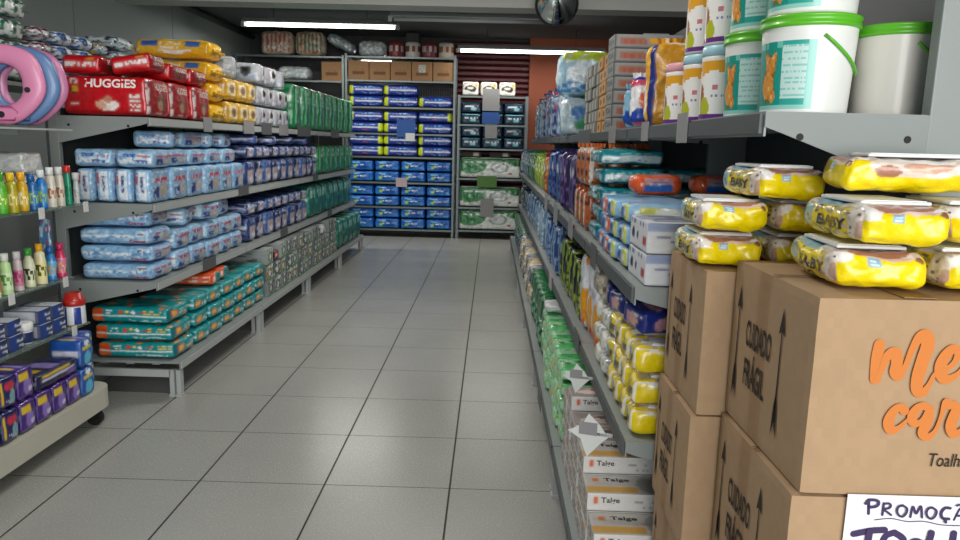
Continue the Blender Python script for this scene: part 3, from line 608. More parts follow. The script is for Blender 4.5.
for i, (y, z, xo) in enumerate(((3.18, .475, .10), (2.62, .475, .10), (2.86, .69, .16), (2.95, 1.035, .065), (3.28, 1.035, .065), (3.24, .69, .16))):
    B = BM().box(NXF-xo+.0005, y-.018, z-.035, NXF-xo+.004, y+.018, z+.012)
    tag(link('price_card', B.mesh('card', TAGW)), 'small white price clip on the display stand, %s' % ('front edge above the purple packs, farther', 'front edge above the purple packs, nearer', 'lower glass shelf, nearer', 'upper glass shelf, nearer', 'upper glass shelf end', 'lower glass shelf end')[i], 'price card', 'clips on the display stand')
# purple, navy and blue packs standing on its base
def pad(base, q, ops, w=.15, d=.104, h=.132): return Kind('pad_pack', 'sanitary pad pack', pack('pad_pack', w, d, h, {'base': base, 'R': ops, 'F': [('r', .1, .4, .9, .6, '#cfcfe2')], 'T': [('r', .1, .4, .9, .6, '#8f7fc0'), ('r', .2, .1, .8, .3, '#c9b03a')]}, FILM, n=(10, 18, 16), bulge=.09, r=.012, wob=.003, seed=q), dims=(w, d, h))
P1 = pad('#3d1f74', 1, [('e', .5, .4, .22, .3, '#8a6cc4'), ('r', .05, .65, .6, .85, '#d9b92c'), ('e', .7, .3, .15, .1, '#d7cfea'), ('r', 0, 0, 1, .08, '#7a4aa8')])
P2 = pad('#141c58', 2, [('r', .05, .1, .15, .9, '#d8b334'), ('e', .55, .68, .3, .14, '#c22548'), ('e', .7, .3, .2, .25, '#7fa9b4'), ('x', .2, .1, .6, .3, '#cfd4ec', 2, 6, .5)])
P3 = pad('#1c4f9e', 3, [('e', .5, .3, .3, .25, '#4fb4d8'), ('r', .1, .62, .9, .75, '#d8c13a'), ('e', .5, .85, .25, .08, '#e4eef6')])
P4 = pad('#1a1840', 4, [('r', .1, .45, .9, .6, '#b9b9cf'), ('r', .1, .7, .8, .85, '#c9a93a'), ('e', .8, .3, .12, .2, '#6a4a9a')], w=.16, d=.3, h=.07)
ys = [2.27+.107*i for i in range(10)]
for i in range(10):
    k = (P2, P2, P2, P2, P1, P1, P1, P1, P3, P3)[i]; nm = ('navy and red', 'purple and yellow', 'blue')[(0, 0, 0, 0, 1, 1, 1, 1, 2, 2)[i]]
    xx = -1.875 if i < 9 else -1.93
    for q in range(2):
        if q == 1 and i in (5, 6, 7): continue
        k.put((xx, ys[i], .182+.134*q), '%s pad pack, %s from the near end, %s row on the cream base' % (nm, ORD[i], ('lower', 'upper')[q]), 'pad packs on the cream base', rz=rnd.uniform(-.03, .03))
P4.put((-1.88, 2.91, .316), 'flat dark purple pad pack with yellow stripe lying on the purple packs')
# white and navy boxes and the white jar on the shelf above
bx = Kind('soap_box', 'box', pack('white_navy_box', .15, .085, .062, {'base': '#23305e', 'F': [('r', 0, .1, .92, .9, '#c2c6cc')], 'R': [('r', 0, 0, .5, 1, '#1f3f8a'), ('x', .5, .1, 1, .9, '#cfd5e6', 6, 3, .6)], 'T': [('r', .1, 0, 1, 1, '#b8bcc4')]}, CARD, n=(8, 8, 10), bulge=0, r=.003, wob=0), dims=(.15, .075, .1))
for i in range(9):
    if i in (3, 6): continue
    bx.put((-1.985, 2.32+.1*i, .476), 'white and navy soap box over the pad packs, %s from the near end' % ORD[i], 'soap boxes', rz=rnd.uniform(-.04, .04))
    if i in (1, 4, 5, 7, 8): bx.put((-1.99, 2.32+.1*i, .539), 'white and navy soap box lying on its row, %s along' % ORD[i], 'soap boxes', rz=.05)
def jar(name, cat, prof, colfn, lid, lidprof, n=28):
    return Kind(name, cat, parts=[('body', BM().lathe(prof, colfn, n=n).mesh('body', PLASTIC)), ('lid', BM().lathe(lidprof, lid, n=n).mesh('lid', PLASTIC))])
jw = jar('cream_jar', 'jar', [(.001, 0), (.033, 0), (.036, .006), (.036, .05), (.031, .056)], lambda u, z: '#22305e' if .01 < z < .045 else '#d9dbdd', '#e6e8e8', [(.036, .057), (.038, .06), (.038, .085), (.034, .09)])
jw.put((-1.95, 2.625, .476), 'round white jar with white lid among the soap boxes, nearer one', 'white jars')
jw.put((-1.95, 2.925, .476), 'round white jar with white lid among the soap boxes, farther one', 'white jars')
cs = jar('swab_tub', 'tub', [(.001, 0), (.045, 0), (.048, .005), (.046, .085), (.043, .09)], lambda u, z: '#c9b15a' if z < .02 else ('#2a3f92' if .03 < z < .065 and hsh(int(u*26), int(z*200)) < .5 else '#dfe2e6'), '#b3261e', [(.046, .091), (.049, .094), (.049, .118), (.040, .123), (.034, .15), (.03, .15)])
cs.put((-1.925, 3.262, .476), 'cotton swab tub with tall red lid at the far end of the soap box shelf')
# bottles on the glass shelves
def bottle(body, cap, lab, lab2, h=.15, r=.024, capr=.012, caph=.03, shape=0):
    if shape == 0: pr = [(.001, 0), (r*.9, 0), (r, .005), (r, h*.62), (r*.85, h*.72), (r*.5, h*.8), (capr, h*.82), (capr, h*.84)]
    elif shape == 1: pr = [(.001, 0), (r*.85, 0), (r*.95, .005), (r*.8, h*.2), (r*.95, h*.4), (r, h*.55), (r*.8, h*.72), (capr*1.1, h*.8), (capr, h*.84)]
    else: pr = [(.001, 0), (r, 0), (r, .004), (r*.97, h*.5), (r*.8, h*.78), (capr*1.05, h*.83), (capr, h*.84)]
    # fine rings for the label print
    out = []
    for a, b in zip(pr, pr[1:]):
        m = max(1, int(abs(b[1]-a[1])/.008))
        out += [(a[0]+(b[0]-a[0])*k/m, a[1]+(b[1]-a[1])*k/m) for k in range(m)]
    out.append(pr[-1])
    def cf(u, z):
        v = z/h
        if .14 < v < .58 and (u < .28 or u > .62):
            if .22 < v < .5 and hsh(int(u*20), int(v*14)) < .45: return lab2
            return lab
        return body
    return Kind('lotion_bottle', 'bottle', parts=[('body', BM().lathe(out, cf, n=24, ry=.7).mesh('body', PLASTIC)), ('cap', BM().lathe([(capr*1.15, h*.842), (capr*1.25, h*.85), (capr*1.2, h*.85+caph), (capr*1.0, h*.855+caph)], cap, n=18).mesh('cap', PLASTIC))])
row1 = [('#4aa51f', '#3f9a1c', '#5fb52e', '#dfe87a', .155, 'green', 0, .026), ('#a8a020', '#e0b818', '#b9a828', '#f0e6a0', .15, 'olive with yellow cap', 2, .026), ('#c8a018', '#e6a818', '#d2b23a', '#f6ecb8', .15, 'amber with yellow cap', 0, .026),
        ('#1d62a8', '#1b5a9a', '#3a7fb8', '#a9c95a', .14, 'blue with blue cap', 2, .026), ('#1f74c0', '#d8dcdf', '#4a94c8', '#a9c95a', .155, 'blue with white cap', 1, .026), ('#cfc8bb', '#dfe0de', '#d8d0c2', '#b0683a', .165, 'cream with white cap, nearer', 2, .024),
        ('#c9c2b4', '#d2d5d4', '#d0c8ba', '#9a6a4a', .165, 'cream with white cap, farther', 2, .022), ('#0f8f6c', '#c2221e', '#14966f', '#0c6f56', .17, 'green with red cap', 2, .016), ('#b9bdbb', '#c8ccca', '#c2c5c3', '#9a9f9d', .13, 'grey tube', 2, .014)]
for i, (bd, cp, l1, l2, hh, nm, shp, rad) in enumerate(row1):
    bottle(bd, cp, l1, l2, h=hh, r=rad, shape=shp, capr=.012).put((-1.888, 2.765+.0645*i, 1.036), '%s bottle on the upper glass shelf at left' % nm, None)
row2 = [('#e8e2d4', '#d8a020', '#e9922a', '#e25a20', .16, 'white and orange', 0, .027), ('#b9dc9a', '#dfe5da', '#cfe6bc', '#5fa03a', .165, 'pale green', 2, .027), ('#c9b8bc', '#cfc8ca', '#c87a96', '#b02a6a', .16, 'grey and magenta', 2, .022),
        ('#d5d8b4', '#3a9a3a', '#dcdfc0', '#3a3f20', .165, 'cream with green cap', 1, .026), ('#e2d8b0', '#e8a818', '#e9dc9a', '#4a5a1a', .175, 'cream with orange cap', 2, .028), ('#2a7fc0', '#2060a8', '#6ab4dc', '#d8b07a', .15, 'blue', 1, .026), ('#d02a5a', '#c81f60', '#e07a9a', '#e8c090', .155, 'pink', 1, .026)]
for i, (bd, cp, l1, l2, hh, nm, shp, rad) in enumerate(row2):
    bottle(bd, cp, l1, l2, h=hh, r=rad, shape=shp).put((-1.985, 2.82+.077*i, .691), '%s bottle on the lower glass shelf at left' % nm, None)
bl = Kind('hair_accessory_card', 'blister card', pack('blister_card', .06, .02, .27, {'base': '#3f7fae', '*': [('s', 6, 14, .4, '#c9dbe8'), ('s', 5, 9, .2, '#b0305a')]}, FILM, n=(8, 4, 30), bulge=.2, r=.008, wob=.006, seed=3))
bl.put((-2.05, 3.29, .692), 'tall pink and blue blister card at the end of the lower glass shelf')
wp = Kind('cotton_pack', 'cotton pack', pack('white_wrapped_pack', .2, .16, .10, {'base': '#d2d3d1', '*': [('s', 24, 20, .3, '#b9bab9')]}, FILM, n=(16, 14, 10), bulge=.1, r=.02, wob=.008, seed=6))
rp = Kind('cotton_pack', 'cotton pack', pack('white_orange_pack', .11, .12, .13, {'base': '#dcd3cb', 'F': [('r', .25, .2, .75, .65, '#cc5a2a'), ('x', .1, .75, .9, .95, '#b84a2a', 1, 7, .6)]}, FILM, n=(14, 10, 14), bulge=.08, r=.012, wob=.004, seed=5))
rp.put((-2.16, 3.15, 1.037), 'white and orange pack behind the bottles, left of its pair'); rp.put((-2.03, 3.18, 1.037), 'white and orange pack behind the bottles, right of its pair')
wp.put((-2.09, 3.17, 1.169), 'white quilted cotton pack lying on the orange and white packs')
# padded toilet seats standing on the stand's top
def seat(col, col2, hole=.075):
    B = BM(); b = B.b; n = 48; rings = []
    for k in range(n):
        a = 2*math.pi*k/n
        ro = .165+.022*max(0, math.cos(2*(a-math.pi/4)))**3*(1 if math.sin(a) > 0 else .1)+.006*math.cos(4*a)
        ri = hole+.022*max(0, -math.sin(a))**2*0+.012*abs(math.sin(a))
        ring = []
        for j in range(12):
            t_ = 2*math.pi*j/12; m_ = (ro+ri)/2; hw_ = (ro-ri)/2
            ring.append(b.verts.new(((m_+hw_*math.cos(t_))*math.cos(a), .016*math.sin(t_), (m_+hw_*math.cos(t_))*math.sin(a))))
        rings.append(ring)
    fs = [b.faces.new((rings[k][j], rings[(k+1) % n][j], rings[(k+1) % n][(j+1) % 12], rings[k][(j+1) % 12])) for k in range(n) for j in range(12)]
    B.paint(fs, hx(col), True); bmesh.ops.recalc_face_normals(b, faces=fs)
    body = B.mesh('seat_ring', PLASTIC)
    marks = []
    for cx, cz, rad, c in ((-.10, .10, .02, '#eadfe2'), (.10, -.02, .012, '#1f1a20'), (-.01, -.127, .014, '#1f1a20')):
        marks.append(('printed_dot', BM().prism([(cx+rad*math.cos(a*math.pi/8), cz+rad*math.sin(a*math.pi/8)) for a in range(16)], 1, -.0175, -.0145, c).mesh('dot', PLASTIC)))
    marks.append(('printed_patch', BM().tube([(-.055, -.013, -.115), (-.03, -.0155, -.092), (.03, -.0155, -.092), (.055, -.013, -.115), (.04, -.0135, -.150), (-.04, -.0135, -.150)], .004, col2, closed=True).mesh('patch', PLASTIC)))
    return Kind('padded_toilet_seat', 'toilet seat', parts=[('seat_ring', body)]+marks)
seat('#e08cb4', '#b8588c').put((-2.11, 3.17, 1.552), 'pink padded toilet training seat, frontmost of the three at top left', rz=R(12))
seat('#5f83b4', '#3f5f92').put((-2.075, 3.215, 1.552), 'blue padded toilet training seat between the two pink ones', rz=R(12))
seat('#c47aa4', '#9a4a80').put((-2.065, 3.26, 1.552), 'pink padded toilet training seat, rearmost of the three', rz=R(12))
# ================================================================== BACK SHELVING
YK = 10.4
def zinc_rack(x0, x1, levels, top, label, name='slotted_angle_shelving', y0=YK, d=.42, wall=True):
    t = empty(name, (x0, y0, 0)); tag(t, label, 'shelving', 'back shelving units')
    w = x1-x0
    for x in (0, w-.035):
        for y in (0, d-.035): link('upright', BM().box(x, y, 0, x+.035, y+.004, top).box(x if x == 0 else x+.031, y, 0, x+.004 if x == 0 else x+.035, y+.035, top).mesh('upright', ZINC), t)
    for z in levels: link('shelf', BM().box(.036, -.004, z-.024, w-.036, .0, z).box(.036, .0, z-.008, w-.036, d, z).mesh('shelf', ZINC), t)
    return t
A0, A1, B0, B1, C0, C1 = -3.62, -2.09, -2.085, -.525, -.50, .50
zinc_rack(A0, A1, (.12, .62, 1.1, 1.66, 2.18, 2.51), 2.53, 'metal shelving at the back left, mostly behind the green packs')
zinc_rack(B0, B1, (.117, .442, .791, 1.152, 1.477, 1.84, 2.205, 2.525), 2.56, 'tall metal shelving full of blue packs at the back of the aisle')
zinc_rack(C0, C1, (.127, .459, .873, 1.295, 1.628, 2.02), 2.03, 'lower metal shelving at the back right with green and navy packs')
B = BM(); 
for k in range(14): B.tube([(B0+1.02+k*.035, YK+.4, 1.85), (B0+1.02+k*.035, YK+.4, 2.18)], .003, n=5)
for k in range(3): B.tube([(B0+1.0, YK+.4, 1.9+.12*k), (B0+1.5, YK+.4, 1.9+.12*k)], .003, n=5)
tag(link('wire_grid', B.mesh('grid', ZINC)), 'fine wire grid behind the uppermost blue roll row at its right end', 'wire grid')
def around(kind, x0, x1, n, y, z, layers, desc, where, group, dz=None, skip=(), jit=.002):
    st = (x1-x0)/n
    for i in range(n):
        for k in range(layers):
            if (i, k) in skip: continue
            lab = ', '.join(q for q in (desc, ORD[i]+' from left' if n > 1 else '', layer(k, layers), where) if q)
            kind.put((x0+(i+.5)*st+rnd.uniform(-jit, jit), y+rnd.uniform(-.004, .004), z+k*((dz or kind.dims[2])+.001)+.001), lab, group, rz=rnd.uniform(-.015, .015))
BR = {'base': '#1a62be', 'F': [('e', .5, .5, .36, .33, '#154fa8'), ('w', .22, .1, 6, 1, '#2a8ad8'), ('s', 12, 7, .25, '#2f86d8'), ('x', .28, .46, .72, .60, '#cfdcee', 1, 9, .7), ('e', .3, .75, .16, .07, '#7cc8e8'), ('e', .25, .4, .07, .14, '#b8d44a')], 'T': [('s', 10, 8, .3, '#3a7fd0')]}
brt = Kind('wipes_pack', 'wipes pack', [pack('bright_blue_pack', .363, .34, .154, BR, FILM, n=(34, 8, 16), bulge=.07, r=.03, wob=.008, seed=q) for q in (1, 2, 3)], dims=(.363, .34, .154))
for zi, (z, w) in enumerate(((.117, 'lowest row'), (.442, 'second row up'), (.791, 'third row up'))):
    around(brt, B0+.037, B1-.037, 4, YK+.19, z, 2, 'bright blue pack', w+' of the back shelving', 'bright blue packs at the back')
NB = {'base': '#1a3590', 'F': [('r', .0, 0, .13, 1, '#c8d92a'), ('r', .13, .44, 1, .54, '#d5dcee'), ('x', .25, .62, .9, .88, '#5a9ad8', 2, 12, .5), ('x', .35, .1, .85, .36, '#8aa0e0', 2, 12, .45), ('r', .13, 0, .2, 1, '#1c3fa8')], 'L': [('r', 0, 0, 1, 1, '#c8d92a')]}
NB2 = {'base': '#1a3590', 'F': [('r', .87, 0, 1, 1, '#c8d92a'), ('r', 0, .44, .87, .54, '#d5dcee'), ('x', .1, .62, .75, .88, '#5a9ad8', 2, 12, .5), ('x', .15, .1, .65, .36, '#c85a6a', 2, 12, .35)], 'R': [('r', 0, 0, 1, 1, '#c8d92a')]}
nbl = Kind('roll_pack', 'roll pack', pack('navy_roll_pack', .49, .3, .155, NB, FILM, n=(36, 8, 14), bulge=.05, r=.045, wob=.004, seed=1), dims=(.49, .3, .155))
nbr = Kind('roll_pack', 'roll pack', pack('navy_roll_pack_turned', .49, .3, .155, NB2, FILM, n=(36, 8, 14), bulge=.05, r=.045, wob=.004, seed=2), dims=(.49, .3, .155))
for zi, (z, w) in enumerate(((1.152, 'fourth row up'), (1.477, 'fifth row up'), (1.84, 'sixth row up'))):
    for i in range(3):
        for k in range(2):
            if zi == 2 and i == 2 and k == 1: continue
            kd = (nbl, nbr)[int(hsh(i*2+1, k+zi*3) < .45)] if zi < 2 else nbl
            kd.put((B0+.045+.245+.492*i, YK+.17, z+.157*k+.001), 'navy roll pack with lime end, %s, %s, %s of back shelving' % (('left', 'middle', 'right')[i], ('lower', 'upper')[k], w), 'navy roll packs')
def kbox(w, d, h, label_=False):
    return pack('brown_carton', w, d, h, {'base': '#9a7552', 'F': [('r', .2, .3, .8, .42, '#6a4a32'), ('x', .22, .52, .78, .62, '#7a5a3e', 1, 10, .5)]+([('r', .35, .45, .65, .85, '#c9c9c4'), ('x', .37, .48, .63, .82, '#77736c', 3, 6, .6)] if label_ else []), 'T': [('r', 0, .46, 1, .54, '#b39a78')]}, KRAFT, n=(24, 8, 18), bulge=.01, r=.004, wob=.0005)
kc = Kind('brown_carton', 'carton', kbox(.29, .30, .26)); kc2 = Kind('brown_carton', 'carton', kbox(.29, .30, .26, True))
for i in range(5): (kc2 if i == 3 else kc).put((B0+.19+.297*i, YK+.17, 2.206), 'small brown carton above the navy rolls, %s from left%s' % (ORD[i], ', with a white sticker' if i == 3 else ''), 'brown cartons at the back')
kc.put((-2.27, YK+.17, 2.181), 'small brown carton on the back left shelving, beside the clear packs', 'brown cartons at the back')
CL = lambda a, b_: {'base': a, '*': [('s', 16, 8, .35, b_), ('s', 9, 6, .12, '#e6eaea')]}
def rollp(a, b_, w, h, q, nm='tissue_pack'): return Kind(nm, 'tissue pack', pack(nm, w, .3, h, CL(a, b_), FILM, n=(24, 6, 12), bulge=.14, r=.06, wob=.012, seed=q))
rollp('#6d4550', '#b9a0a8', .44, .19, 1).put((-3.3, YK+.17, 2.181), 'clear pack of pinkish rolls on the back left shelving')
rollp('#a9b4b8', '#d8dfe0', .46, .20, 2).put((-2.82, YK+.17, 2.181), 'clear pack of white rolls on the back left shelving')
# top boards
def fan(a, b_, w, q): return Kind('tissue_pack', 'tissue pack', pack('striped_pack', w, .3, .34, {'base': '#c9b9a6', 'F': [('r', i/7+.02, .05, i/7+.09, .95, a) for i in range(7)]+[('s', 14, 10, .2, b_)]}, FILM, n=(28, 6, 16), bulge=.12, r=.05, wob=.012, seed=q))
fan('#b2503a', '#e0d8cc', .46, 1).put((-3.05, YK+.17, 2.515), 'orange and white striped roll pack on the top board, far left')
fan('#3f6a48', '#c8603a', .42, 2).put((-2.585, YK+.17, 2.515), 'green and orange striped roll pack on the top board')
rollp('#8f9ca4', '#c9d2d6', .42, .16, 5).put((-2.185, YK+.17, 2.63), 'clear roll pack drooping over the top board edge', ry=.45)
rollp('#a3aeb2', '#d8dee0', .40, .22, 6).put((-1.71, YK+.17, 2.528), 'clear pack of white rolls lying on the top board, right of the drooping one')
for i, (c1, c2) in enumerate((('#8e3038', '#d9c9c2'), ('#d2ccc2', '#8e3a36'), ('#7c2c34', '#c9c2bc'), ('#cfc6ba', '#a8603a'))):
    B = BM().lathe([(.001, 0), (.1, 0), (.105, .01), (.105, .08), (.105, .16), (.105, .2), (.09, .215)], (lambda a, b: lambda u, z: (b if .05 < z < .15 and hsh(int(u*16), int(z*40)) < .6 else a))(c1, c2), n=32)
    tag(link('tin', B.mesh('tin', PLASTIC), None, (-1.385+.235*i, YK+.17, 2.526)), 'round tub on the top board, %s of the four from left' % ORD[i], 'tub', 'tubs on the top board')
tag(link('storage_box', BM().box(-1.24, YK+.1, 2.526+.217, -1.06, YK+.3, 2.86, '#3a3c3e', bev=.004).mesh('b', mat('dark_box', '#3a3c3e', .7)),), 'dark box standing on the round tubs under the ceiling', 'box')
# unit C
GW = {'base': '#dfe5e0', 'F': [('w', .95, .0, 1, 0, '#e6ebe6'), ('e', .18, .62, .26, .42, '#1d7a3c'), ('r', 0, .82, .86, 1, '#1d7a3c'), ('e', .95, .9, .2, .3, '#1d7a3c'), ('e', .65, .52, .16, .27, '#8f9a98'), ('e', .65, .52, .11, .2, '#d6dcda'), ('x', .08, .72, .45, .86, '#d8efd8', 1, 8, .85), ('x', .06, .1, .4, .28, '#8a9a8c', 2, 10, .45), ('e', .83, .22, .03, .06, '#a8203a')]}
gw = Kind('nappy_pack', 'nappy pack', [pack('green_white_large_pack', .88, .34, .30, GW, FILM, n=(56, 8, 22), bulge=.05, r=.03, wob=.006, seed=q) for q in (1, 2)], dims=(.88, .34, .30))
for z, w in ((.127, 'lowest'), (.459, 'middle'), (.873, 'upper')):
    gw.put((C0+.485, YK+.19, z+.002), 'wide green and white nappy pack on the back right shelving, %s of three' % w, 'wide green and white packs')
NV = {'base': '#12314e', 'F': [('e', .5, .55, .42, .36, '#0e2a48'), ('x', .15, .5, .85, .7, '#cfdde6', 1, 9, .75), ('e', .6, .35, .16, .16, '#7fc0c8'), ('r', 0, 0, 1, .1, '#1c6a78'), ('r', 0, .88, 1, 1, '#3a8a98')]}
nv = Kind('wipes_pack', 'wipes pack', [pack('navy_teal_pack', .295, .32, .158, NV, FILM, n=(24, 8, 14), bulge=.06, r=.03, wob=.005, seed=q) for q in (1, 2)], dims=(.295, .32, .158))
for z, w in ((1.295, 'lower navy row'), (1.628, 'upper navy row')):
    around(nv, C0+.045, C1-.045, 3, YK+.18, z, 2, 'navy and teal pack', w+' of back right shelving', 'navy and teal packs')
BWP = {'base': '#d9d5cc', 'F': [('e', .5, .45, .38, .28, '#2a2320'), ('w', .3, .08, 7, 0, '#e8e6e0'), ('e', .5, .55, .2, .1, '#d8d2c8'), ('e', .85, .75, .1, .14, '#c8a83a'), ('x', .1, .8, .7, .93, '#5a5048', 1, 8, .6)]}
bw = Kind('wipes_pack', 'wipes pack', pack('cream_black_pack', .24, .3, .2, BWP, FILM, n=(24, 8, 16), bulge=.08, r=.02, wob=.004, seed=1), dims=(.24, .3, .2))
around(bw, C0+.05, C0+.82, 3, YK+.18, 2.022, 1, 'white pack with black face print', 'on top of the back right shelving', 'white and black packs')
sm = Kind('cotton_box', 'box', pack('dark_small_box', .3, .2, .07, {'base': '#33261c', 'F': [('r', .6, .1, .9, .9, '#c8c4b8')]}, CARD, n=(16, 6, 6), bulge=0, r=.004, wob=0))
sm.put((C0+.2, YK+.15, 1.295-.118), 'small dark box over the wide green packs, left one', 'small dark boxes'); sm.put((C0+.62, YK+.15, 1.295-.118), 'small dark box over the wide green packs, right one', 'small dark boxes')
# large grey and coloured price placards of the back shelving
def card(x, y, z, w, h, label, m=TAG, rz=0, name='price_card', grp='price cards'):
    o = link(name, BM().box(-w/2, -.0015, -h/2, w/2, .0015, h/2).mesh('card', m), None, (x, y, z), (0, 0, rz)); tag(o, label, 'price card', grp); return o
BT = mat('blue_placard', '#1f4f9a', .5); GT = mat('green_placard', '#4f7a34', .5); TP = mat('pale_pink_card', '#b9a7ac', .5)
card(-1.28, YK-.012, .79, .16, .13, 'pale blank price card between the bright blue rows of the back shelving', TP)
card(-1.22, YK-.012, 1.55, .26, .24, 'blue placard on the navy roll rows of the back shelving', BT)
card(-1.16, YK-.016, 1.43, .13, .11, 'pale blank price card under the blue placard on the back shelving', TAGW)
card(-.03, YK-.012, 1.97, .24, .30, 'tall grey blank card before the uppermost navy packs of the back right shelving')
card(-.03, YK-.016, 1.72, .24, .16, 'dark blue placard under the tall grey card on the back right shelving', BT)
card(-.02, YK-.012, 1.55, .17, .22, 'grey blank card before the lower navy packs of the back right shelving')
card(-.06, YK-.012, .83, .28, .16, 'green placard over the middle green and white pack', GT)
card(-.05, YK-.012, .46, .19, .26, 'grey blank card before the lowest green and white pack')
# ================================================================== RIGHT RACK, TOP SHELF
ZT = 1.418
def bucket(label=True, r=.091, h=.168, tint='#e8e9e6'):
    n = 180 if label else 64; prof = []; K = 40
    prof.append((.001, .0)); prof.append((r*.86, 0)); prof.append((r*.9, .004))
    for k in range(K+1): prof.append((r*(.9+.08*k/K), .006+(h-.006)*k/K))
    def cf(u, z):
        # print of the label wrapped round the pail; the cub picture is a plain orange patch
        v = z/h
        if label and .07 < v < .82 and .35 < u < .718:
            if .69 < u < .718 or v < .10: return '#8fd0c6'
            if .60 < u < .69:
                if .18 < v < .78: return '#8cc8bf' if int(v*44) % 3 == 0 and hsh(int(u*200), int(v*44)) < .7 else '#c3dfda'
                return '#2fa498'
            e = min(((u-.548)/.026)**2+((v-.56)/.11)**2, ((u-.527)/.009)**2+((v-.66)/.05)**2, ((u-.570)/.009)**2+((v-.66)/.05)**2); e2 = min(((u-.535)/.034)**2+((v-.33)/.16)**2, ((u-.56)/.016)**2+((v-.22)/.08)**2)
            if e < 1 or e2 < 1:
                q = hsh(int(u*120), int(v*22)); return '#dd9440' if q < .75 else ('#c97c30' if q < .9 else '#efba72')
            if (e < 1.7 or e2 < 1.5) and hsh(int(u*150), int(v*26)) < .4: return '#7a6a24'
            if v > .76 and hsh(int(u*90), 3) < .5: return '#6fc4b6'
            return '#0f9488'
        return tint
    body = BM().lathe(prof, cf, n=n).mesh('body', PLASTIC)
    lid = BM().lathe([(r*.985, h*.985), (r*1.03, h*.99), (r*1.035, h*1.03), (r*1.02, h*1.035), (r*1.02, h*1.085), (r*1.035, h*1.09), (r*1.03, h*1.12), (r*.95, h*1.125), (r*.93, h*1.10)], '#5fb82a', n=64).mesh('lid', PLASTIC)
    pts = []
    for k in range(19):
        a = -95+178*k/18; zz = h*(.88-.40*math.sin(math.pi*k/18)); rr_ = r*(.9+.08*zz/h)+.004
        pts.append((rr_*math.cos(R(a)), rr_*math.sin(R(a)), zz))
    hd = BM().tube(pts, .0032, '#5fb82a', n=8).mesh('handle', PLASTIC)
    return Kind('wipes_bucket', 'bucket', parts=[('body', body), ('lid', lid), ('handle', hd)])
bk = bucket(); bkp = bucket(False, r=.0845, h=.158, tint='#dedad2')
bk.put((.632, 1.525, ZT+.001), 'white bucket with teal label and green handle beside the plain bucket, top right shelf', 'labelled buckets')
bk.put((.632, 1.525, ZT+.001+.19), 'white bucket stacked on the one beside the plain bucket, cut by the frame top', 'labelled buckets')
bk.put((.625, 1.74, ZT+.001), 'white bucket with teal label standing between the tubs and front bucket', 'labelled buckets', rz=R(-3))
bk.put((.625, 1.74, ZT+.001+.19), 'white bucket stacked above the bucket next to the tubs', 'labelled buckets', rz=R(-3))
bkp.put((.817, 1.535, ZT+.001), 'plain white bucket with green lid in clear film, nearest the grey upright')
def tub(lid='#a9d3e2', h=.185, r=.068):
    K = 26; prof = [(.001, 0), (r*.97, 0), (r, .004)]+[(r, .005+(h*.86-.005)*k/K) for k in range(K+1)]
    def cf(u, z):
        v = z/h
        if v < .04: return '#e0ddd6'
        if v < .085: return '#6a2f86'
        if .66 < v < .80: 
            return '#e2a224' if True else 0
        if v >= .80: return '#eceae6'
        uu = (u-.50)/.22   # 0..1 across the side seen from the aisle
        if 0 <= uu <= 1:
            if ((uu-.22)/.2)**2+((v-.17)/.15)**2 < 1: return '#b3bb2a'
            if ((uu-.02)/.17)**2+((v-.33)/.17)**2 < 1: return '#9a5a30'
            if .86 < uu < 1 and .22 < v < .37: return '#d24038'
            if .42 < v < .47 and .5 < uu < .66: return '#d07a8a'
            if .30 < v < .40 and .45 < uu < .85 and int(v*46) % 2 and hsh(int(uu*34), int(v*46)) < .6: return '#8a80b8'
            arch = .58+.08*math.sin(uu*math.pi)
            if v > arch: return '#e2a224'
        return '#f0eeea'
    body = BM().lathe(prof, cf, n=140).mesh('body', PLASTIC)
    l = BM().lathe([(r*1.0, h*.862), (r*1.02, h*.865), (r*1.02, h*.98), (r*.97, h*1.0)], lid, n=40).mesh('lid', PLASTIC)
    return Kind('milk_powder_tin', 'tub', parts=[('body', body), ('lid', l)])
tb, tp = tub(), tub('#e8a9b4')
tb.put((.60, 1.915, ZT+.001), 'white and orange tub with pale blue lid standing next to the buckets', 'white and orange tubs')
tb.put((.60, 2.10, ZT+.001), 'white and orange tub with pale blue lid, middle of the lower three', 'white and orange tubs')
tp.put((.60, 2.31, ZT+.001), 'white and orange tub with a pink lid, beside the gold bag', None)
tb.put((.60, 1.915, ZT+.188), 'white and orange tub stacked above the one next to the buckets', 'white and orange tubs')
tb.put((.60, 2.10, ZT+.188), 'white and orange tub stacked above the middle tub, cut by the frame top', 'white and orange tubs')
def bag(w, d, h, base, ops, q, fin=None): return pack('bag', w, d, h, {'base': base, '*': ops}, FILM, n=(24, 8, 30), bulge=.12, r=.03, wob=.010, seed=q, fins='z', fin_col=fin or base)
Kind('powder_bag', 'bag', bag(.22, .07, .29, '#d89a2a', [('s', 10, 12, .3, '#f0bc4c'), ('r', 0, 0, .13, 1, '#1f2f7a'), ('e', .6, .3, .3, .2, '#f4ead8')], 1)).put((.615, 2.50, ZT+.001), 'gold foil bag with navy edge behind the pink lidded tub', rz=-.12)
Kind('powder_bag', 'bag', bag(.13, .08, .19, '#e4e6ea', [('w', .25, .08, 6, 0, '#1f3fa0'), ('e', .5, .5, .25, .2, '#d86a4a'), ('e', .6, .32, .2, .12, '#8fb03a'), ('r', 0, .8, 1, 1, '#c84a6a')], 2, '#e4e6ea')).put((.545, 2.62, ZT+.001), 'white and red pouch with fruit print below the gold bag', rz=-.3)
Kind('powder_bag', 'bag', bag(.14, .08, .17, '#8fc0dc', [('w', .35, .1, 5, 1, '#1f4fb0'), ('e', .5, .6, .25, .15, '#c8a878')], 3)).put((.565, 2.83, ZT+.001), 'pale blue and navy pouch beside the carton stack', rz=-.3)
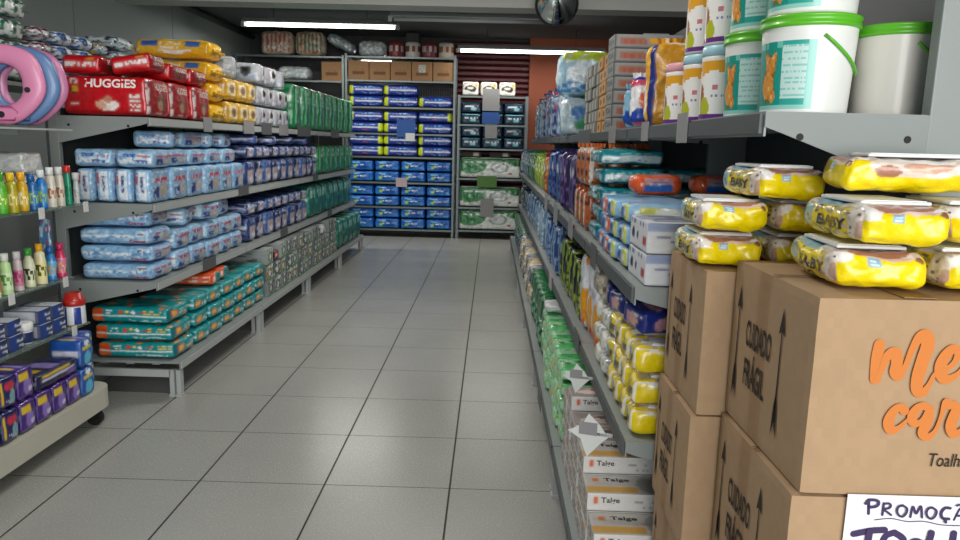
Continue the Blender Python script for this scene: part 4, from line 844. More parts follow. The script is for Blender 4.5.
# long cartons with a crossed orange print, then small boxes going back
LC = {'base': '#9b9a97', 'F': [('r', 0, 0, .04, 1, '#55585a'), ('r', .09, .28, .44, .78, '#a8705c'), ('x', .08, .25, .46, .8, '#b4563c', 1, 16, .7), ('r', 0, 0, 1, .1, '#6d6f70'), ('x', .6, .3, .95, .5, '#7d7f80', 1, 10, .4)], 'L': [('r', .1, .1, .9, .9, '#8a8d8e'), ('x', .1, .2, .9, .8, '#4f5356', 4, 8, .6)], 'T': [('s', 12, 6, .2, '#9a9c9c')]}
lc = Kind('glove_carton', 'carton', pack('long_carton', .30, .17, .058, LC, CARD, n=(36, 14, 8), bulge=0, r=.003, wob=0), dims=(.3, .17, .062))
for k in range(7): lc.put((.67, 3.36, ZT+.0595*k+.001), 'long grey carton with orange lettering, %s from the bottom of the tall stack' % ORD[k], 'long grey cartons', rz=rnd.uniform(-.01, .01))
SA = {'base': '#7c7870', 'L': [('r', .1, .15, .5, .85, '#a4a8a2'), ('x', .5, .2, .95, .8, '#5f6a62', 3, 5, .6), ('r', 0, 0, .06, 1, '#4a4e4c')]}
SK = {'base': '#c08a4a', 'L': [('r', .1, .1, .9, .9, '#d8a866'), ('e', .5, .5, .25, .25, '#8a5426')]}
sa = Kind('small_carton', 'carton', pack('small_grey_carton', .2, .13, .064, SA, CARD, n=(6, 12, 8), bulge=0, r=.003, wob=0)); sk = Kind('small_carton', 'carton', pack('small_kraft_carton', .2, .13, .064, SK, CARD, n=(6, 12, 8), bulge=0, r=.003, wob=0))
for i in range(8):
    for k in range(6):
        kr_ = i in (2, 3)
        (sk if kr_ else sa).put((.665+rnd.uniform(-.006, .006), 3.53+.137*i, ZT+.0655*k+.001), '%s small carton behind the tall stack, %s column back, %s from bottom' % ('kraft' if kr_ else 'grey', ORD[i], ORD[k]), 'small cartons on the top right shelf')
WBP = {'base': '#a9cfe4', 'F': [('r', 0, .82, 1, 1, '#b8c838'), ('e', .45, .5, .3, .28, '#e2ebf2'), ('w', .22, .08, 6, 0, '#3f8fd0'), ('r', .7, .55, .98, .68, '#2f4f9a'), ('s', 14, 12, .2, '#c4deec')], 'L': [('e', .5, .5, .3, .3, '#dfe9f0'), ('w', .25, .08, 6, 0, '#3f8fd0'), ('s', 10, 12, .2, '#c4deec')], 'T': [('r', 0, 0, 1, 1, '#b8c838')]}
big = Kind('nappy_pack', 'nappy pack', pack('large_light_blue_pack', .36, .3, .29, WBP, FILM, n=(24, 14, 20), bulge=.12, r=.04, wob=.010, seed=4))
low = Kind('nappy_pack', 'nappy pack', pack('white_blue_pack', .28, .2, .24, {'base': '#b9d4e2', '*': [('s', 10, 14, .4, '#e2eaee'), ('e', .5, .3, .2, .2, '#3f9a6a'), ('e', .4, .6, .2, .2, '#3a7fc0')]}, FILM, n=(14, 12, 16), bulge=.1, r=.03, wob=.010, seed=5))
low.put((.57, 4.80, ZT+.001), 'pale blue pack beneath the large light blue pack, nearer one', 'pale blue packs'); low.put((.60, 5.02, ZT+.001), 'pale blue pack beneath the large light blue pack, farther one', 'pale blue packs')
big.put((.585, 4.86, ZT+.245), 'large light blue nappy pack with lime top lying on the pale blue packs')
def slim(base, o1, o2, q, h=.26, w=.26, d=.12): return Kind('nappy_pack', 'nappy pack', pack('slim_pack', w, d, h, {'base': base, '*': [('s', 6, 14, .35, o1), ('s', 5, 9, .15, o2), ('r', .1, .7, .9, .8, '#dfe6ea')]}, FILM, n=(6, 10, 18), bulge=.14, r=.03, wob=.009, seed=q, fins='z', fin_col=o2))
slims = [slim('#5d87ad', '#c3d3de', '#2f4f86', 1, .30), slim('#a9bcc9', '#4a76a8', '#dfe5e8', 2, .27), slim('#3f5f9a', '#9ab3cf', '#b04a6a', 3, .29), slim('#7f9aa8', '#33466a', '#d8dee2', 4, .25), slim('#2b3f7a', '#8fa8c8', '#c04a5a', 5, .26)]
nms = ('steel blue', 'silver blue', 'cobalt', 'grey', 'navy and red')
for i in range(28):
    kd = i % 5 if i < 15 else (i*3) % 5
    slims[kd].put((.65+rnd.uniform(-.01, .01), 5.22+.143*i, ZT+.001), '%s slim upright pack, top right shelf, %s past the large light blue pack' % (nms[kd], ('0123456789')[0] if False else (ORD+['twenty-fifth', 'twenty-sixth', 'twenty-seventh', 'twenty-eighth'])[i]), 'slim packs on the top right shelf', rz=rnd.uniform(-.09, .09)).scale = (rnd.uniform(.8, 1), rnd.uniform(.9, 1), rnd.uniform(1.35, 1.75))
# ================================================================== RIGHT RACK, THIRD LEVEL
Z3 = 1.01
WC = {'base': '#d3d5da', 'L': [('e', .22, .45, .09, .2, '#26305a'), ('e', .48, .45, .05, .14, '#26305a'), ('x', .6, .25, .95, .6, '#b03a4a', 1, 4, .8), ('x', .05, .8, .95, .95, '#6a7aa8', 1, 12, .5)], 'F': [('r', 0, .7, 1, 1, '#8f9cc0'), ('x', .1, .2, .9, .6, '#5f6a9a', 3, 8, .4)], 'T': [('r', .1, .1, .5, .9, '#6a6f80'), ('s', 8, 6, .3, '#9aa0b4')]}
wc = Kind('soap_carton', 'carton', pack('white_navy_carton', .28, .22, .078, WC, CARD, n=(24, 40, 14), bulge=.01, r=.004, wob=0), dims=(.28, .25, .085))
for k in range(2): wc.put((.525, 1.875, Z3+.080*k+.001), 'white carton with navy dots behind the boxes of wipes, %s one' % ('bottom', 'top')[k], 'white dotted cartons')
BY = lambda q, a='#8fb8d8', b_='#c9cc5a': Kind('nappy_pack', 'nappy pack', pack('mixed_blue_yellow_pack', .24, .14, .062, {'base': a, 'L': [('r', .55, 0, 1, 1, b_), ('e', .3, .5, .18, .3, '#2f5fa8'), ('e', .75, .5, .14, .25, '#eef0ea')], 'F': [('r', .1, .2, .9, .8, b_), ('e', .5, .5, .2, .3, '#e9e9e4')]}, FILM, n=(16, 24, 10), bulge=.08, r=.014, wob=.006, seed=q), dims=(.24, .14, .062))
by1, by2 = BY(1), BY(2, '#5fa0d0', '#d8684a')
pile(by1, .50, 2.06, Z3, 3, 'pale blue and yellow pack behind the dotted cartons')
pile(by1, .49, 2.21, Z3, 3, 'blue and yellow pack, second pile behind the dotted cartons')
pile(by2, .49, 2.36, Z3, 3, 'blue and coral pack, pile before the teal packs')
pile(by2, .50, 2.51, Z3, 2, 'blue and coral pack, pile touching the teal packs')
RP = Kind('roll_pack', 'roll pack', pack('orange_blue_roll_pack', .155, .11, .068, {'base': '#d8582a', 'F': [('r', .2, .05, .8, .5, '#1f5fb0'), ('r', .2, .5, .8, .95, '#b88a88'), ('x', .25, .55, .75, .9, '#5a6a9a', 2, 7, .6)], 'T': [('r', .2, .1, .8, .9, '#a87a78')]}, FILM, n=(28, 10, 12), bulge=.05, r=.028, wob=.004, seed=3))
RP.put((.515, 2.30, Z3+.192), 'orange ended roll pack with blue band lying on mixed packs, left one', 'orange ended roll packs'); RP.put((.70, 2.28, Z3+.195), 'orange ended roll pack with blue band lying on mixed packs, right one', 'orange ended roll packs')
by3 = BY(5, '#3a4f5a', '#4a5a60'); pile(by3, .72, 2.26, Z3, 3, 'dark pack supporting the right orange ended roll pack'); 
TP_ = lambda q: pack('teal_white_pack', .235, .26, .064, {'base': '#127a86', 'F': [('r', .04, .15, .96, .62, '#c6d8da'), ('x', .08, .2, .9, .5, '#5c8f98', 2, 16, .5), ('x', .3, .7, .8, .9, '#7fb8a8', 1, 9, .6)], 'L': [('r', .1, .25, .9, .55, '#a8c4c8'), ('s', 8, 4, .3, '#0f5f6c')], 'T': [('s', 14, 8, .25, '#2a98a0')]}, FILM, n=(36, 20, 10), bulge=.08, r=.018, wob=.008, seed=q)
tp_ = Kind('nappy_pack', 'nappy pack', [TP_(1), TP_(2), TP_(3)], dims=(.235, .26, .064))
for k in range(5): tp_.put((.50+.012*(k % 2), 2.74, Z3+.068*k+.001), 'teal and white pack under the top right shelf, left pile, %s from bottom' % ORD[k], 'teal and white packs', rz=rnd.uniform(-.05, .05))
for k in range(4): tp_.put((.765, 2.86, Z3+.068*k+.001), 'teal and white pack under the top right shelf, right pile, %s from bottom' % ORD[k], 'teal and white packs', rz=rnd.uniform(-.08, .08))
def tall(base, ops, q, w=.085, d=.12, h=.175, name='tall_pouch', fin=None): return Kind(name, 'pouch', pack(name, w, d, h, {'base': base, '*': ops}, FILM, n=(12, 12, 20), bulge=.16, r=.025, wob=.006, seed=q, fins='z', fin_col=fin or base), dims=(w, d, h))
op = tall('#b8683a', [('r', .0, .0, .3, 1, '#cfc8be'), ('s', 9, 12, .12, '#3a1c14')], 1); oq = tall('#a85a34', [('s', 8, 12, .2, '#5a2418'), ('r', .7, .1, .85, .9, '#f0d8b8')], 2)
for i, x in enumerate((.42, .51, .595)):
    for j, y in enumerate((2.98, 3.125, 3.27)):
        if i and j: continue
        for k in range(2): (oq, op)[k].put((x, y, Z3+.178*k+.001), 'orange %s pouch, %s across, %s back, %s tier' % (('dotted', 'and white striped')[k], ORD[i], ORD[j], ('lower', 'upper')[k]), 'orange pouches')
runs = [('purple', '#2f2050', '#7a62a0', 3.44, 4, .14, .33), ('navy blue', '#1a2868', '#5f7ab8', 4.0, 6, .15, .33), ('red and yellow', '#8f3a2a', '#c8a030', 4.92, 4, .14, .30), ('lime green', '#7a9430', '#c4cc7a', 5.5, 7, .15, .28), ('dark green', '#1f5a34', '#a8c8b0', 6.58, 8, .16, .30), ('grey blue', '#5a7088', '#c8d2da', 7.88, 8, .17, .30)]
for nm, a, b_, y0, n, dy, hh in runs:
    kd = [tall(a, [('s', 7, 12, .35, b_), ('e', .5, .7, .3, .1, '#e0e0e4')], q, w=.26, d=dy-.012, h=hh, name='tall_pack') for q in (1, 2)]
    for i in range(n): kd[i % 2].put((.50+rnd.uniform(-.008, .008), y0+dy*(i+.5), Z3+.001), 'tall %s pack on the right rack third level, %s from the front' % (nm, ORD[i]), 'tall %s packs' % nm, rz=rnd.uniform(-.08, .08)).scale = (rnd.uniform(.85, 1), rnd.uniform(.9, 1), rnd.uniform(.92, 1))
# ================================================================== RIGHT RACK, SECOND LEVEL
Z2 = .61
YL = {'base': '#e8cf0c', 'L': [('s', 14, 7, .22, '#9a9460'), ('x', .1, .2, .9, .8, '#2f3f7a', 3, 9, .25), ('e', .25, .5, .14, .3, '#7fb0d0'), ('r', .85, 0, 1, 1, '#ece6dc')],
      'F': [('r', 0, .88, 1, 1, '#ece6e0'), ('e', .3, .92, .2, .18, '#f4efe8'), ('e', .75, .9, .14, .12, '#a07a64'), ('e', .5, .45, .12, .14, '#8fb4c4')], 'T': [('r', .1, .15, .9, .85, '#e9e4dc'), ('s', 10, 8, .15, '#b89a8c')], 'R': [('s', 10, 6, .2, '#a8a060')]}
YF_ = {'base': '#efd504', 'L': [('s', 22, 10, .25, '#a8a048'), ('r', .82, 0, 1, 1, '#e8ddd0'), ('s', 26, 9, .12, '#c8b8ae'), ('e', .16, .55, .1, .35, '#8fb8c8'), ('s', 30, 12, .06, '#5a4a5a'), ('e', .98, .3, .06, .3, '#c8a494')],
      'F': [('e', .0, .95, .22, .34, '#ece6e0'), ('e', .62, .97, .30, .13, '#dfc2b4'), ('e', .95, .88, .08, .14, '#8a5a48'), ('r', .36, .62, .50, .92, '#7fb0cc'), ('x', .38, .66, .48, .88, '#e8f0f2', 2, 3, .7)], 'R': [('e', .5, .8, .34, .4, '#ead8cc'), ('e', .55, .82, .16, .22, '#d8a890'), ('e', .3, .6, .08, .2, '#a9745c')],
      'T': [('r', 0, 0, 1, 1, '#e6e0da'), ('e', .5, .1, .4, .12, '#b07a64'), ('s', 14, 14, .2, '#cbb8ac'), ('e', .1, .6, .15, .2, '#8fb8c8')], 'B': [('r', .0, .0, 1, 1, '#efd504')]}
def wipes(w=.20, d=.11, h=.078, q=1, text=True, n=(26, 20, 12), front=True, lw=.052, ld=.036):
    me = pack('pack_body', w, d, h, YL if front else YF_, FILM, n=n, bulge=.09, r=.020, wob=.009, seed=q, jit=.07, fins=None, texts=([('BABY', 'L', .35, .30, .8, .58, '#3a3a48', .02), ('120', 'L', .35, .08, .6, .22, '#1f1f28', .02)] if text else []))
    lid = BM().box(-lw, -ld, 0, lw, ld, .0055, '#dfe2e2', bev=.002).box(-lw+.005, -ld+.005, .0053, lw-.005, ld-.005, .0065, '#f2f3f2', bev=.001).mesh('lid', PLASTIC)
    return Kind('wet_wipes_pack', 'wipes pack', parts=[('body', me), ('lid', lid, (0, 0, h-.004))], dims=(w, d, h))
wy = [wipes(q=q, n=(18, 14, 8)) for q in (1, 2)]
ww = Kind('nappy_pack', 'nappy pack', [pack('white_yellow_pack', .21, .13, .075, {'base': '#dcdcd6', '*': [('e', .3, .5, .2, .3, '#d8c02a'), ('s', 9, 6, .2, '#9aa4a8')]}, FILM, n=(14, 12, 8), bulge=.16, r=.025, wob=.008, seed=q) for q in (1, 2)], dims=(.21, .13, .075))
for i in range(4):
    for k in range(3): wy[(i+k) % 2].put((.475, 1.82+.115*i, Z2+.083*k+.001), 'yellow wipes pack on the right second level, %s back, %s layer' % (ORD[i], ('bottom', 'middle', 'top')[k]), 'yellow wipes in the rack', rz=rnd.uniform(-.12, .12))
    wy[i % 2].put((.69, 1.82+.115*i, Z2+.001), 'yellow wipes pack on the right second level, rear row, %s back' % ORD[i], 'yellow wipes in the rack')
NG = {'base': '#1c2a78', '*': [('e', .55, .5, .22, .35, '#c8a090'), ('e', .3, .4, .12, .3, '#b9899a'), ('x', .6, .7, .95, .92, '#dfe2ee', 1, 6, .7)]}
ng = Kind('glove_pack', 'glove pack', pack('navy_glove_pack', .17, .12, .07, NG, FILM, n=(20, 14, 10), bulge=.1, r=.012, wob=.004, seed=2))
ng.put((.46, 1.90, Z2+.262), 'navy glove pack lying on the yellow wipes, nearest of three', 'navy glove packs', rz=.3, rx=.12)
ng.put((.45, 2.07, Z2+.262), 'navy glove pack lying on the yellow wipes, middle of three', 'navy glove packs', rz=.2, rx=-.08)
ng.put((.46, 2.26, Z2+.25), 'navy glove pack lying on the white packs, farthest of three', 'navy glove packs', rz=-.1, rx=.05)
run(ww, .475, 2.235, 2, Z2, 3, 'white and yellow nappy pack', 'right rack second level', 'white and yellow packs', dy=.135)
bgp = Kind('cotton_pack', 'cotton pack', pack('beige_clear_pack', .26, .2, .10, {'base': '#a9a08c', '*': [('s', 12, 8, .4, '#cdc6b6'), ('s', 8, 6, .12, '#5a5248')]}, FILM, n=(18, 14, 10), bulge=.15, r=.03, wob=.010, seed=4))
bgp.put((.49, 2.42, Z2+.235), 'clear beige cotton pack lying on white and yellow packs')
WO = {'base': '#dcdfe6', 'L': [('e', .85, .3, .35, .25, '#e09a1c'), ('w', .16, .05, 5, 0, '#d8603a'), ('x', .1, .6, .8, .72, '#7a8298', 1, 8, .7)], 'F': [('r', 0, .86, 1, 1, '#d8862a'), ('x', .1, .66, .9, .8, '#6f7688', 1, 7, .85), ('e', .1, .3, .2, .25, '#e09a1c')], 'T': [('r', 0, 0, 1, 1, '#c8702a')]}
wo = Kind('nappy_pack', 'nappy pack', [pack('white_orange_tall_pack', .30, .15, .32, WO, FILM, n=(20, 14, 24), bulge=.12, r=.025, wob=.007, seed=q) for q in (1, 2)], dims=(.3, .15, .32))
run(wo, .525, 2.525, 3, Z2, 1, 'tall white and orange pack', 'right rack second level', 'tall white and orange packs', dy=.158)
op2 = Kind('nappy_pack', 'nappy pack', pack('orange_top_pack', .2, .13, .042, {'base': '#c8661e', '*': [('s', 8, 6, .3, '#5a2c18')]}, FILM, n=(10, 8, 6), bulge=.1, r=.015, wob=.005))
op2.put((.47, 2.56, Z2+.323), 'small orange pack lying on the tall white and orange packs')
blk = Kind('black_pack', 'pack', pack('black_pack', .14, .12, .042, {'base': '#1c1c1e', '*': [('s', 7, 6, .2, '#8a8c90')]}, FILM, n=(10, 8, 6), bulge=.1, r=.015, wob=.006)); blk.put((.46, 2.86, Z2+.323), 'small black pack lying behind the small orange pack')
runs = [('black and neon green', '#16201c', '#8fa82a', 3.01, 7, .125, .30), ('royal blue', '#2a4a88', '#8fb0d0', 3.94, 6, .15, .33), ('pale blue', '#6488a8', '#b8cad8', 4.86, 7, .15, .34), ('slate blue', '#3f5f88', '#a8bfd4', 5.93, 9, .17, .33), ('charcoal', '#2c3440', '#8f9aa8', 7.5, 10, .17, .30)]
for nm, a, b_, y0, n, dy, hh in runs:
    kd = [tall(a, [('s', 7, 14, .3, b_), ('r', .45, .1, .6, .9, b_) if 'blue' in nm else ('e', .4, .8, .3, .12, b_)], q, w=.26, d=dy-.012, h=hh, name='tall_pack') for q in (3, 4)]
    for i in range(n): kd[i % 2].put((.50+rnd.uniform(-.008, .008), y0+dy*(i+.5), Z2+.001), 'tall %s pack on the right rack second level, %s from the front' % (nm, ORD[i]), 'tall %s packs' % nm, rz=rnd.uniform(-.08, .08)).scale = (rnd.uniform(.85, 1), rnd.uniform(.9, 1), rnd.uniform(.82, 1))
# ================================================================== RIGHT RACK, BASE LEVEL
Z1 = .19
TGd = lambda gold: {'base': '#c9c6c2', 'F': [('r', 0, 0, 1, 1, '#dedcd9'), ('r', .08, .45, .14, .75, '#d8642a'), ('x', .6, .2, .92, .8, '#8a8c90', 4, 10, .4)],
        'L': [('x', .05, .1, .95, .9, '#6a6462', 4, 9, .5), ('e', .5, .5, .2, .3, '#a8958a')],
        'T': ([('r', 0, 0, 1, 1, '#b2aeaa'), ('r', 0, .05, .68, .4, '#b98e3e'), ('r', .1, .62, .2, .8, '#c8702a'), ('e', .82, .5, .14, .4, '#8f8c8a')] if gold else [('r', 0, 0, 1, 1, '#8f8683'), ('e', .5, .5, .3, .3, '#c2a598'), ('e', .62, .6, .3, .2, '#77605a'), ('e', .3, .42, .2, .16, '#d5c3b8'), ('s', 12, 6, .15, '#5a4f4c')])}
tga = Kind('glove_box', 'glove box', pack('glove_box_gold', .215, .115, .052, TGd(True), CARD, n=(36, 16, 10), bulge=.0, r=.003, wob=0, texts=[('Talge', 'F', .18, .38, .42, .78, '#3a2c28', .02), ('Talge', 'T', .26, .6, .6, .82, '#2c2522', .03)]), dims=(.215, .115, .052))
tgb = Kind('glove_box', 'glove box', pack('glove_box_photo', .215, .115, .052, TGd(False), CARD, n=(36, 16, 10), bulge=.0, r=.003, wob=0, texts=[('Talge', 'F', .18, .38, .42, .78, '#3a2c28', .02)]), dims=(.215, .115, .052))
hs = (3, 4, 5, 5, 5, 6, 5)
for i, n in enumerate(hs):
    for k in range(n):
        (tga if i < 3 else tgb).put((.40+rnd.uniform(-.003, .003), 1.81+.121*i, Z1+.0535*k+.001), '%s glove box, %s stack back on the lowest right shelf, %s from bottom' % ('grey and gold' if i < 3 else 'photo printed', ORD[i], ORD[k]), 'glove boxes', rz=rnd.uniform(-.012, .012))
PG = {'base': '#8fcf9c', 'L': [('r', .0, .0, .5, 1, '#a8dcb0'), ('e', .75, .5, .15, .3, '#dcd84a'), ('x', .1, .2, .5, .8, '#e6f2e6', 3, 6, .5)], 'F': [('r', 0, .8, 1, 1, '#58b86a'), ('r', .0, .0, .25, .8, '#b8e4be'), ('e', .6, .4, .35, .3, '#8a9a90'), ('x', .3, .1, .9, .7, '#6f7f76', 3, 9, .4)], 'T': [('r', 0, .0, 1, .3, '#4fae62'), ('e', .6, .55, .35, .25, '#9aa49e'), ('s', 12, 8, .2, '#3f7f50')]}
pg = Kind('nappy_pack', 'nappy pack', [pack('pale_green_pack', .27, .15, .062, PG, FILM, n=(24, 16, 8), bulge=.1, r=.018, wob=.004, seed=q) for q in (1, 2)], dims=(.27, .15, .062))
run(pg, .425, 2.70, 7, Z1, 5, 'pale green nappy pack', 'right rack lowest level', 'pale green packs', dy=.155, rzj=.03)
Kind('plastic_bag', 'plastic bag', bag_of('white_bag', '#d5d6d8', .26, .20, .048, 4, '#b4b6ba')).put((.42, 3.68, Z1+.316), 'crumpled white plastic bag lying on the pale green packs')
DG = {'base': '#166338', 'F': [('e', .65, .5, .35, .4, '#5c1f2a'), ('e', .7, .6, .18, .12, '#8a4a54'), ('r', 0, .86, 1, 1, '#2a8a50')], 'L': [('s', 9, 12, .3, '#0d4a28'), ('s', 8, 8, .12, '#7fc090')], 'T': [('e', .65, .5, .3, .35, '#6a2430')]}
dg = Kind('nappy_pack', 'nappy pack', [pack('dark_green_pack', .32, .18, .155, DG, FILM, n=(20, 12, 14), bulge=.12, r=.028, wob=.008, seed=q) for q in (1, 2)], dims=(.32, .18, .155))
run(dg, .455, 3.80, 7, Z1, 2, 'dark green and maroon pack', 'right rack lowest level', 'dark green and maroon packs', dy=.185, rzj=.05)
cr = Kind('cotton_pack', 'cotton pack', [pack('cream_pack', .32, .19, .15, {'base': c, '*': [('s', 9, 8, .35, c2)]}, FILM, n=(12, 12, 12), bulge=.15, r=.03, wob=.012, seed=q) for q, (c, c2) in enumerate((('#c9bb9c', '#e6dec8'), ('#8a8f98', '#3a4250'), ('#b8a888', '#6a5a48')))], dims=(.32, .19, .15))
run(cr, .45, 5.12, 10, Z1, 2, 'cream and grey cotton pack', 'right rack lowest level', 'cream cotton packs', dy=.195, rzj=.08)
nvb = Kind('nappy_pack', 'nappy pack', [pack('far_navy_pack', .32, .2, .16, {'base': c, '*': [('s', 9, 8, .3, c2)]}, FILM, n=(10, 10, 10), bulge=.12, r=.03, wob=.010, seed=q) for q, (c, c2) in enumerate((('#26364e', '#7f93a8'), ('#2f5a44', '#9ab8a0')))], dims=(.32, .2, .16))
run(nvb, .46, 7.10, 10, Z1, 2, 'dark pack', 'far end of right lowest level', 'dark packs at the far right', dy=.21, rzj=.05)

# ================================================================== CARTONS OF WIPES AND THE YELLOW PACKS ON THEM
def ship(w, d, h, side=True, front=False, q=1):
    des = {'base': '#ac8e6e', 'L': [('r', .36, .0, .52, 1, '#9c7c5c')], 'T': [('r', .0, .47, 1, .5, '#7c5f42')], 'F': []}
    B_texts = []
    me_b = BM()
    fmL = face_map('L', w, d, h, .0012)
    ink = '#2b231e'
    def arrow(u, v0, v1):
        # shaft, head, fletched tail on the aisle side face
        for pts in ([(u-.009, v0+.07), (u+.009, v0+.07), (u+.005, v1-.12), (u-.005, v1-.12)], [(u-.034, v1-.15), (u, v1-.125), (u+.034, v1-.15), (u, v1)],
                    [(u-.02, v0+.16), (u, v0+.24), (u, v0+.07), (u-.03, v0-.02)], [(u, v0+.24), (u+.02, v0+.16), (u+.03, v0-.02), (u, v0+.07)]):
            me_b.poly([fmL(*p) for p in pts], ink)
    if side:
        arrow(.12, .16, .86); arrow(.68, .16, .86)
        put_text(me_b, 'CUIDADO', fmL, .24, .52, .57, .68, ink, .02); put_text(me_b, 'FRÁGIL', fmL, .25, .28, .53, .49, ink, .02)
    print_me = me_b.mesh('printing', KRAFT)
    body = pack('carton_body', w, d, h, des, KRAFT, n=(24, 20, 20), bulge=.003, r=.004, wob=.0006, seed=q)
    tape = BM().box(-.024, -d/2+.004, h+.0004, .024, d/2-.004, h+.0012, '#a8865f')
    tape.box(-w/2+.003, -.025, h+.0004, w/2-.003, .025, h+.0010, '#b39470') if False else None
    flap = BM().box(-w/2+.002, -.0012, h+.0003, w/2-.002, .0012, h+.0010, '#6e543a')
    return body, print_me, tape, flap
TAPE = mat('clear_brown_tape', '#a9855c', .3, coat=.3)
def ship_kind(w, d, h, q):
    body, pr, tape, flap = ship(w, d, h, q=q)
    return Kind('shipping_carton', 'carton', parts=[('body', body), ('printing', pr), ('tape', tape.mesh('tape', TAPE)), ('flap_seam', flap.mesh('seam', KRAFT))], dims=(w, d, h))
CH_ = .3135
bxA = ship_kind(.30, .36, CH_-.002, 1); bxB = ship_kind(.30, .295, .3025, 2)
pl = tag(link('plinth', BM().box(.41, 1.04, 0, .785, 1.725, .198, bev=.004).mesh('plinth', STEEL)), 'low grey platform under the stacked brown cartons', 'platform')
ax, ay, bx_, byy = .486+.15, 1.05+.18, .432+.15, 1.42+.1475
zb = [.199+CH_*k for k in range(3)]
offA = [(.0, 0), (-.008, .0), (0, 0)]; offB = [(.003, .006), (-.008, .004), (0, 0)]
lv3 = ('bottom', 'middle', 'top')
for k in range(3):
    t = bxA.put((ax+offA[k][0], ay+offA[k][1], zb[k]), 'large brown carton with fragile printing, %s of the front stack%s' % (lv3[k], ', with orange script' if k == 2 else ''), 'front stack of cartons', rz=R((.4, -.5, .3)[k]))
    if k == 2:
        B = BM(); y = -.18-.0016
        fm = lambda u, v, z=0: Vector((-.15+u, y-.0004-z, v))
        OR = '#cf7b3a'
        # 'Me' and 'car' in brush script
        for k_, (ps_, w_) in enumerate([([(0.0947,0.2417,0.95),(0.0934,0.2193,1),(0.0948,0.1896,1)],0.0175),([(0.096,0.1872,0.5),(0.1017,0.2022,0.5),(0.1085,0.2247,0.8),(0.119,0.23,1),(0.1234,0.2152,1),(0.1222,0.2003,0.95),(0.1285,0.1931,0.7),(0.1361,0.2081,0.5),(0.1433,0.2356,0.6),(0.1522,0.2547,0.9),(0.1612,0.257,1.1),(0.1654,0.2437,1.15),(0.1614,0.2213,1.15),(0.157,0.1939,1.1),(0.1582,0.1741,1),(0.167,0.1694,0.8),(0.1749,0.182,0.45),(0.1822,0.1995,0.4),(0.1945,0.2049,0.45),(0.2079,0.2176,0.5),(0.2118,0.2326,0.7),(0.2029,0.2383,0.8),(0.193,0.2271,0.95),(0.1885,0.2096,1.05),(0.1948,0.1935,1),(0.205,0.1928,0.7),(0.2169,0.202,0.45),(0.2256,0.2157,0.4)],0.0175),([(0.1435,0.1404,0.9),(0.1373,0.1462,0.8),(0.1278,0.14,0.9),(0.1213,0.1234,1.05),(0.1265,0.1102,1),(0.1364,0.1124,0.6),(0.1463,0.1226,0.4),(0.153,0.1293,0.5)],0.0155),([(0.1817,0.1445,0.7),(0.1692,0.1491,0.8),(0.159,0.1418,0.9),(0.1558,0.1289,1),(0.1621,0.1211,0.8),(0.1716,0.1273,0.5),(0.18,0.1434,0.7),(0.1792,0.1251,1),(0.1747,0.1076,1.05),(0.1828,0.1004,0.8),(0.1928,0.1106,0.45),(0.1986,0.1331,0.4),(0.2026,0.156,0.7),(0.2085,0.1522,0.9),(0.2198,0.1505,0.7),(0.2183,0.1386,1),(0.2149,0.1186,1.05),(0.2218,0.1064,0.9),(0.2329,0.1142,0.45),(0.2398,0.1268,0.4)],0.0155)]):
            ribbon(B, ps_, w_, fm, OR, k=k_)
        put_text(B, 'Toalhas', fm, 0.1894, 0.0524, 0.2549, 0.0735, '#241c18', .0, slant=.03)
        link('script_printing', B.mesh('script', KRAFT), t)
for k in range(3): bxB.put((bx_+offB[k][0], byy+offB[k][1], .199+.3045*k), 'brown carton with fragile printing, %s of the stack behind the front one' % lv3[k], 'rear stack of cartons', rz=R((.6, -.6, -.2)[k]))
# hand-lettered sign on the middle front carton
sgn = empty('promotion_sign', (.56, 1.05-.004, .834-.17)); tag(sgn, 'white hand-lettered PROMOÇÃO TOALHA sign taped on the middle front carton', 'sign', None)
link('paper', BM().box(0, -.0008, 0, .30, 0, .167).mesh('paper', mat('white_paper', '#e6e6ec', .7)), sgn)
B = BM(); fs_ = lambda u, v, z=0: Vector((u, -.0014-z, v)); PU = '#3a2a56'
def st(pts, w, u0, v0, s): ribbon(B, [(u0+a*s, v0+b_*s) for a, b_ in pts], w, fs_, PU, k=len(B.b.verts) % 5)
GL = {'P': [[(.2, 0), (.15, .5), (.1, 1)], [(-.1, .75), (.1, 1), (.6, 1), (.75, .8), (.6, .58), (.2, .5)]], 'R': [[(.1, 0), (.1, 1)], [(.1, .95), (.5, 1), (.65, .8), (.5, .6), (.1, .5), (.4, .3), (.75, .05)]], 'O': [[(.4, .95), (.1, .8), (.02, .45), (.2, .1), (.5, 0), (.75, .3), (.75, .7), (.4, .95)]],
      'M': [[(.0, 0), (.1, .9), (.4, .3), (.7, .95), (.9, 0)]], 'C': [[(.7, .95), (.3, .95), (.05, .55), (.2, .1), (.7, .05)], [(.4, .02), (.45, -.2)]], 'A': [[(0, 0), (.4, 1), (.75, 0)], [(.15, .4), (.65, .4)]], 'T': [[(-.2, .85), (.4, 1.0), (.9, 1.05)], [(.35, 1), (.3, 0)]], 'L': [[(.1, 1), (.05, .02), (.6, 0)]], 'H': [[(.05, 1), (.05, 0)], [(.65, 1), (.65, 0)], [(.05, .5), (.65, .5)]], 'a': [[(.6, .55), (.3, .65), (.05, .4), (.2, .05), (.5, .1), (.62, .5), (.7, 0)]], '~': [[(0, 1.25), (.2, 1.35), (.4, 1.25), (.6, 1.35)]]}
x = .030
for i, c in enumerate('PROMOCAO'):
    for s_ in GL[c]: st(s_, .0034 if c not in 'PC' else .0046, x, .136-.0010*i, .023 if c == 'P' else .0195)
    if c == 'A':
        for s_ in GL['~']: st(s_, .003, x, .136-.0010*i, .0195)
    x += .0235 if c == 'P' else .0225
ribbon(B, [(.045, .126), (.07, .129), (.095, .125), (.12, .126), (.15, .121), (.19, .121)], .0016, fs_, PU)
x = .024
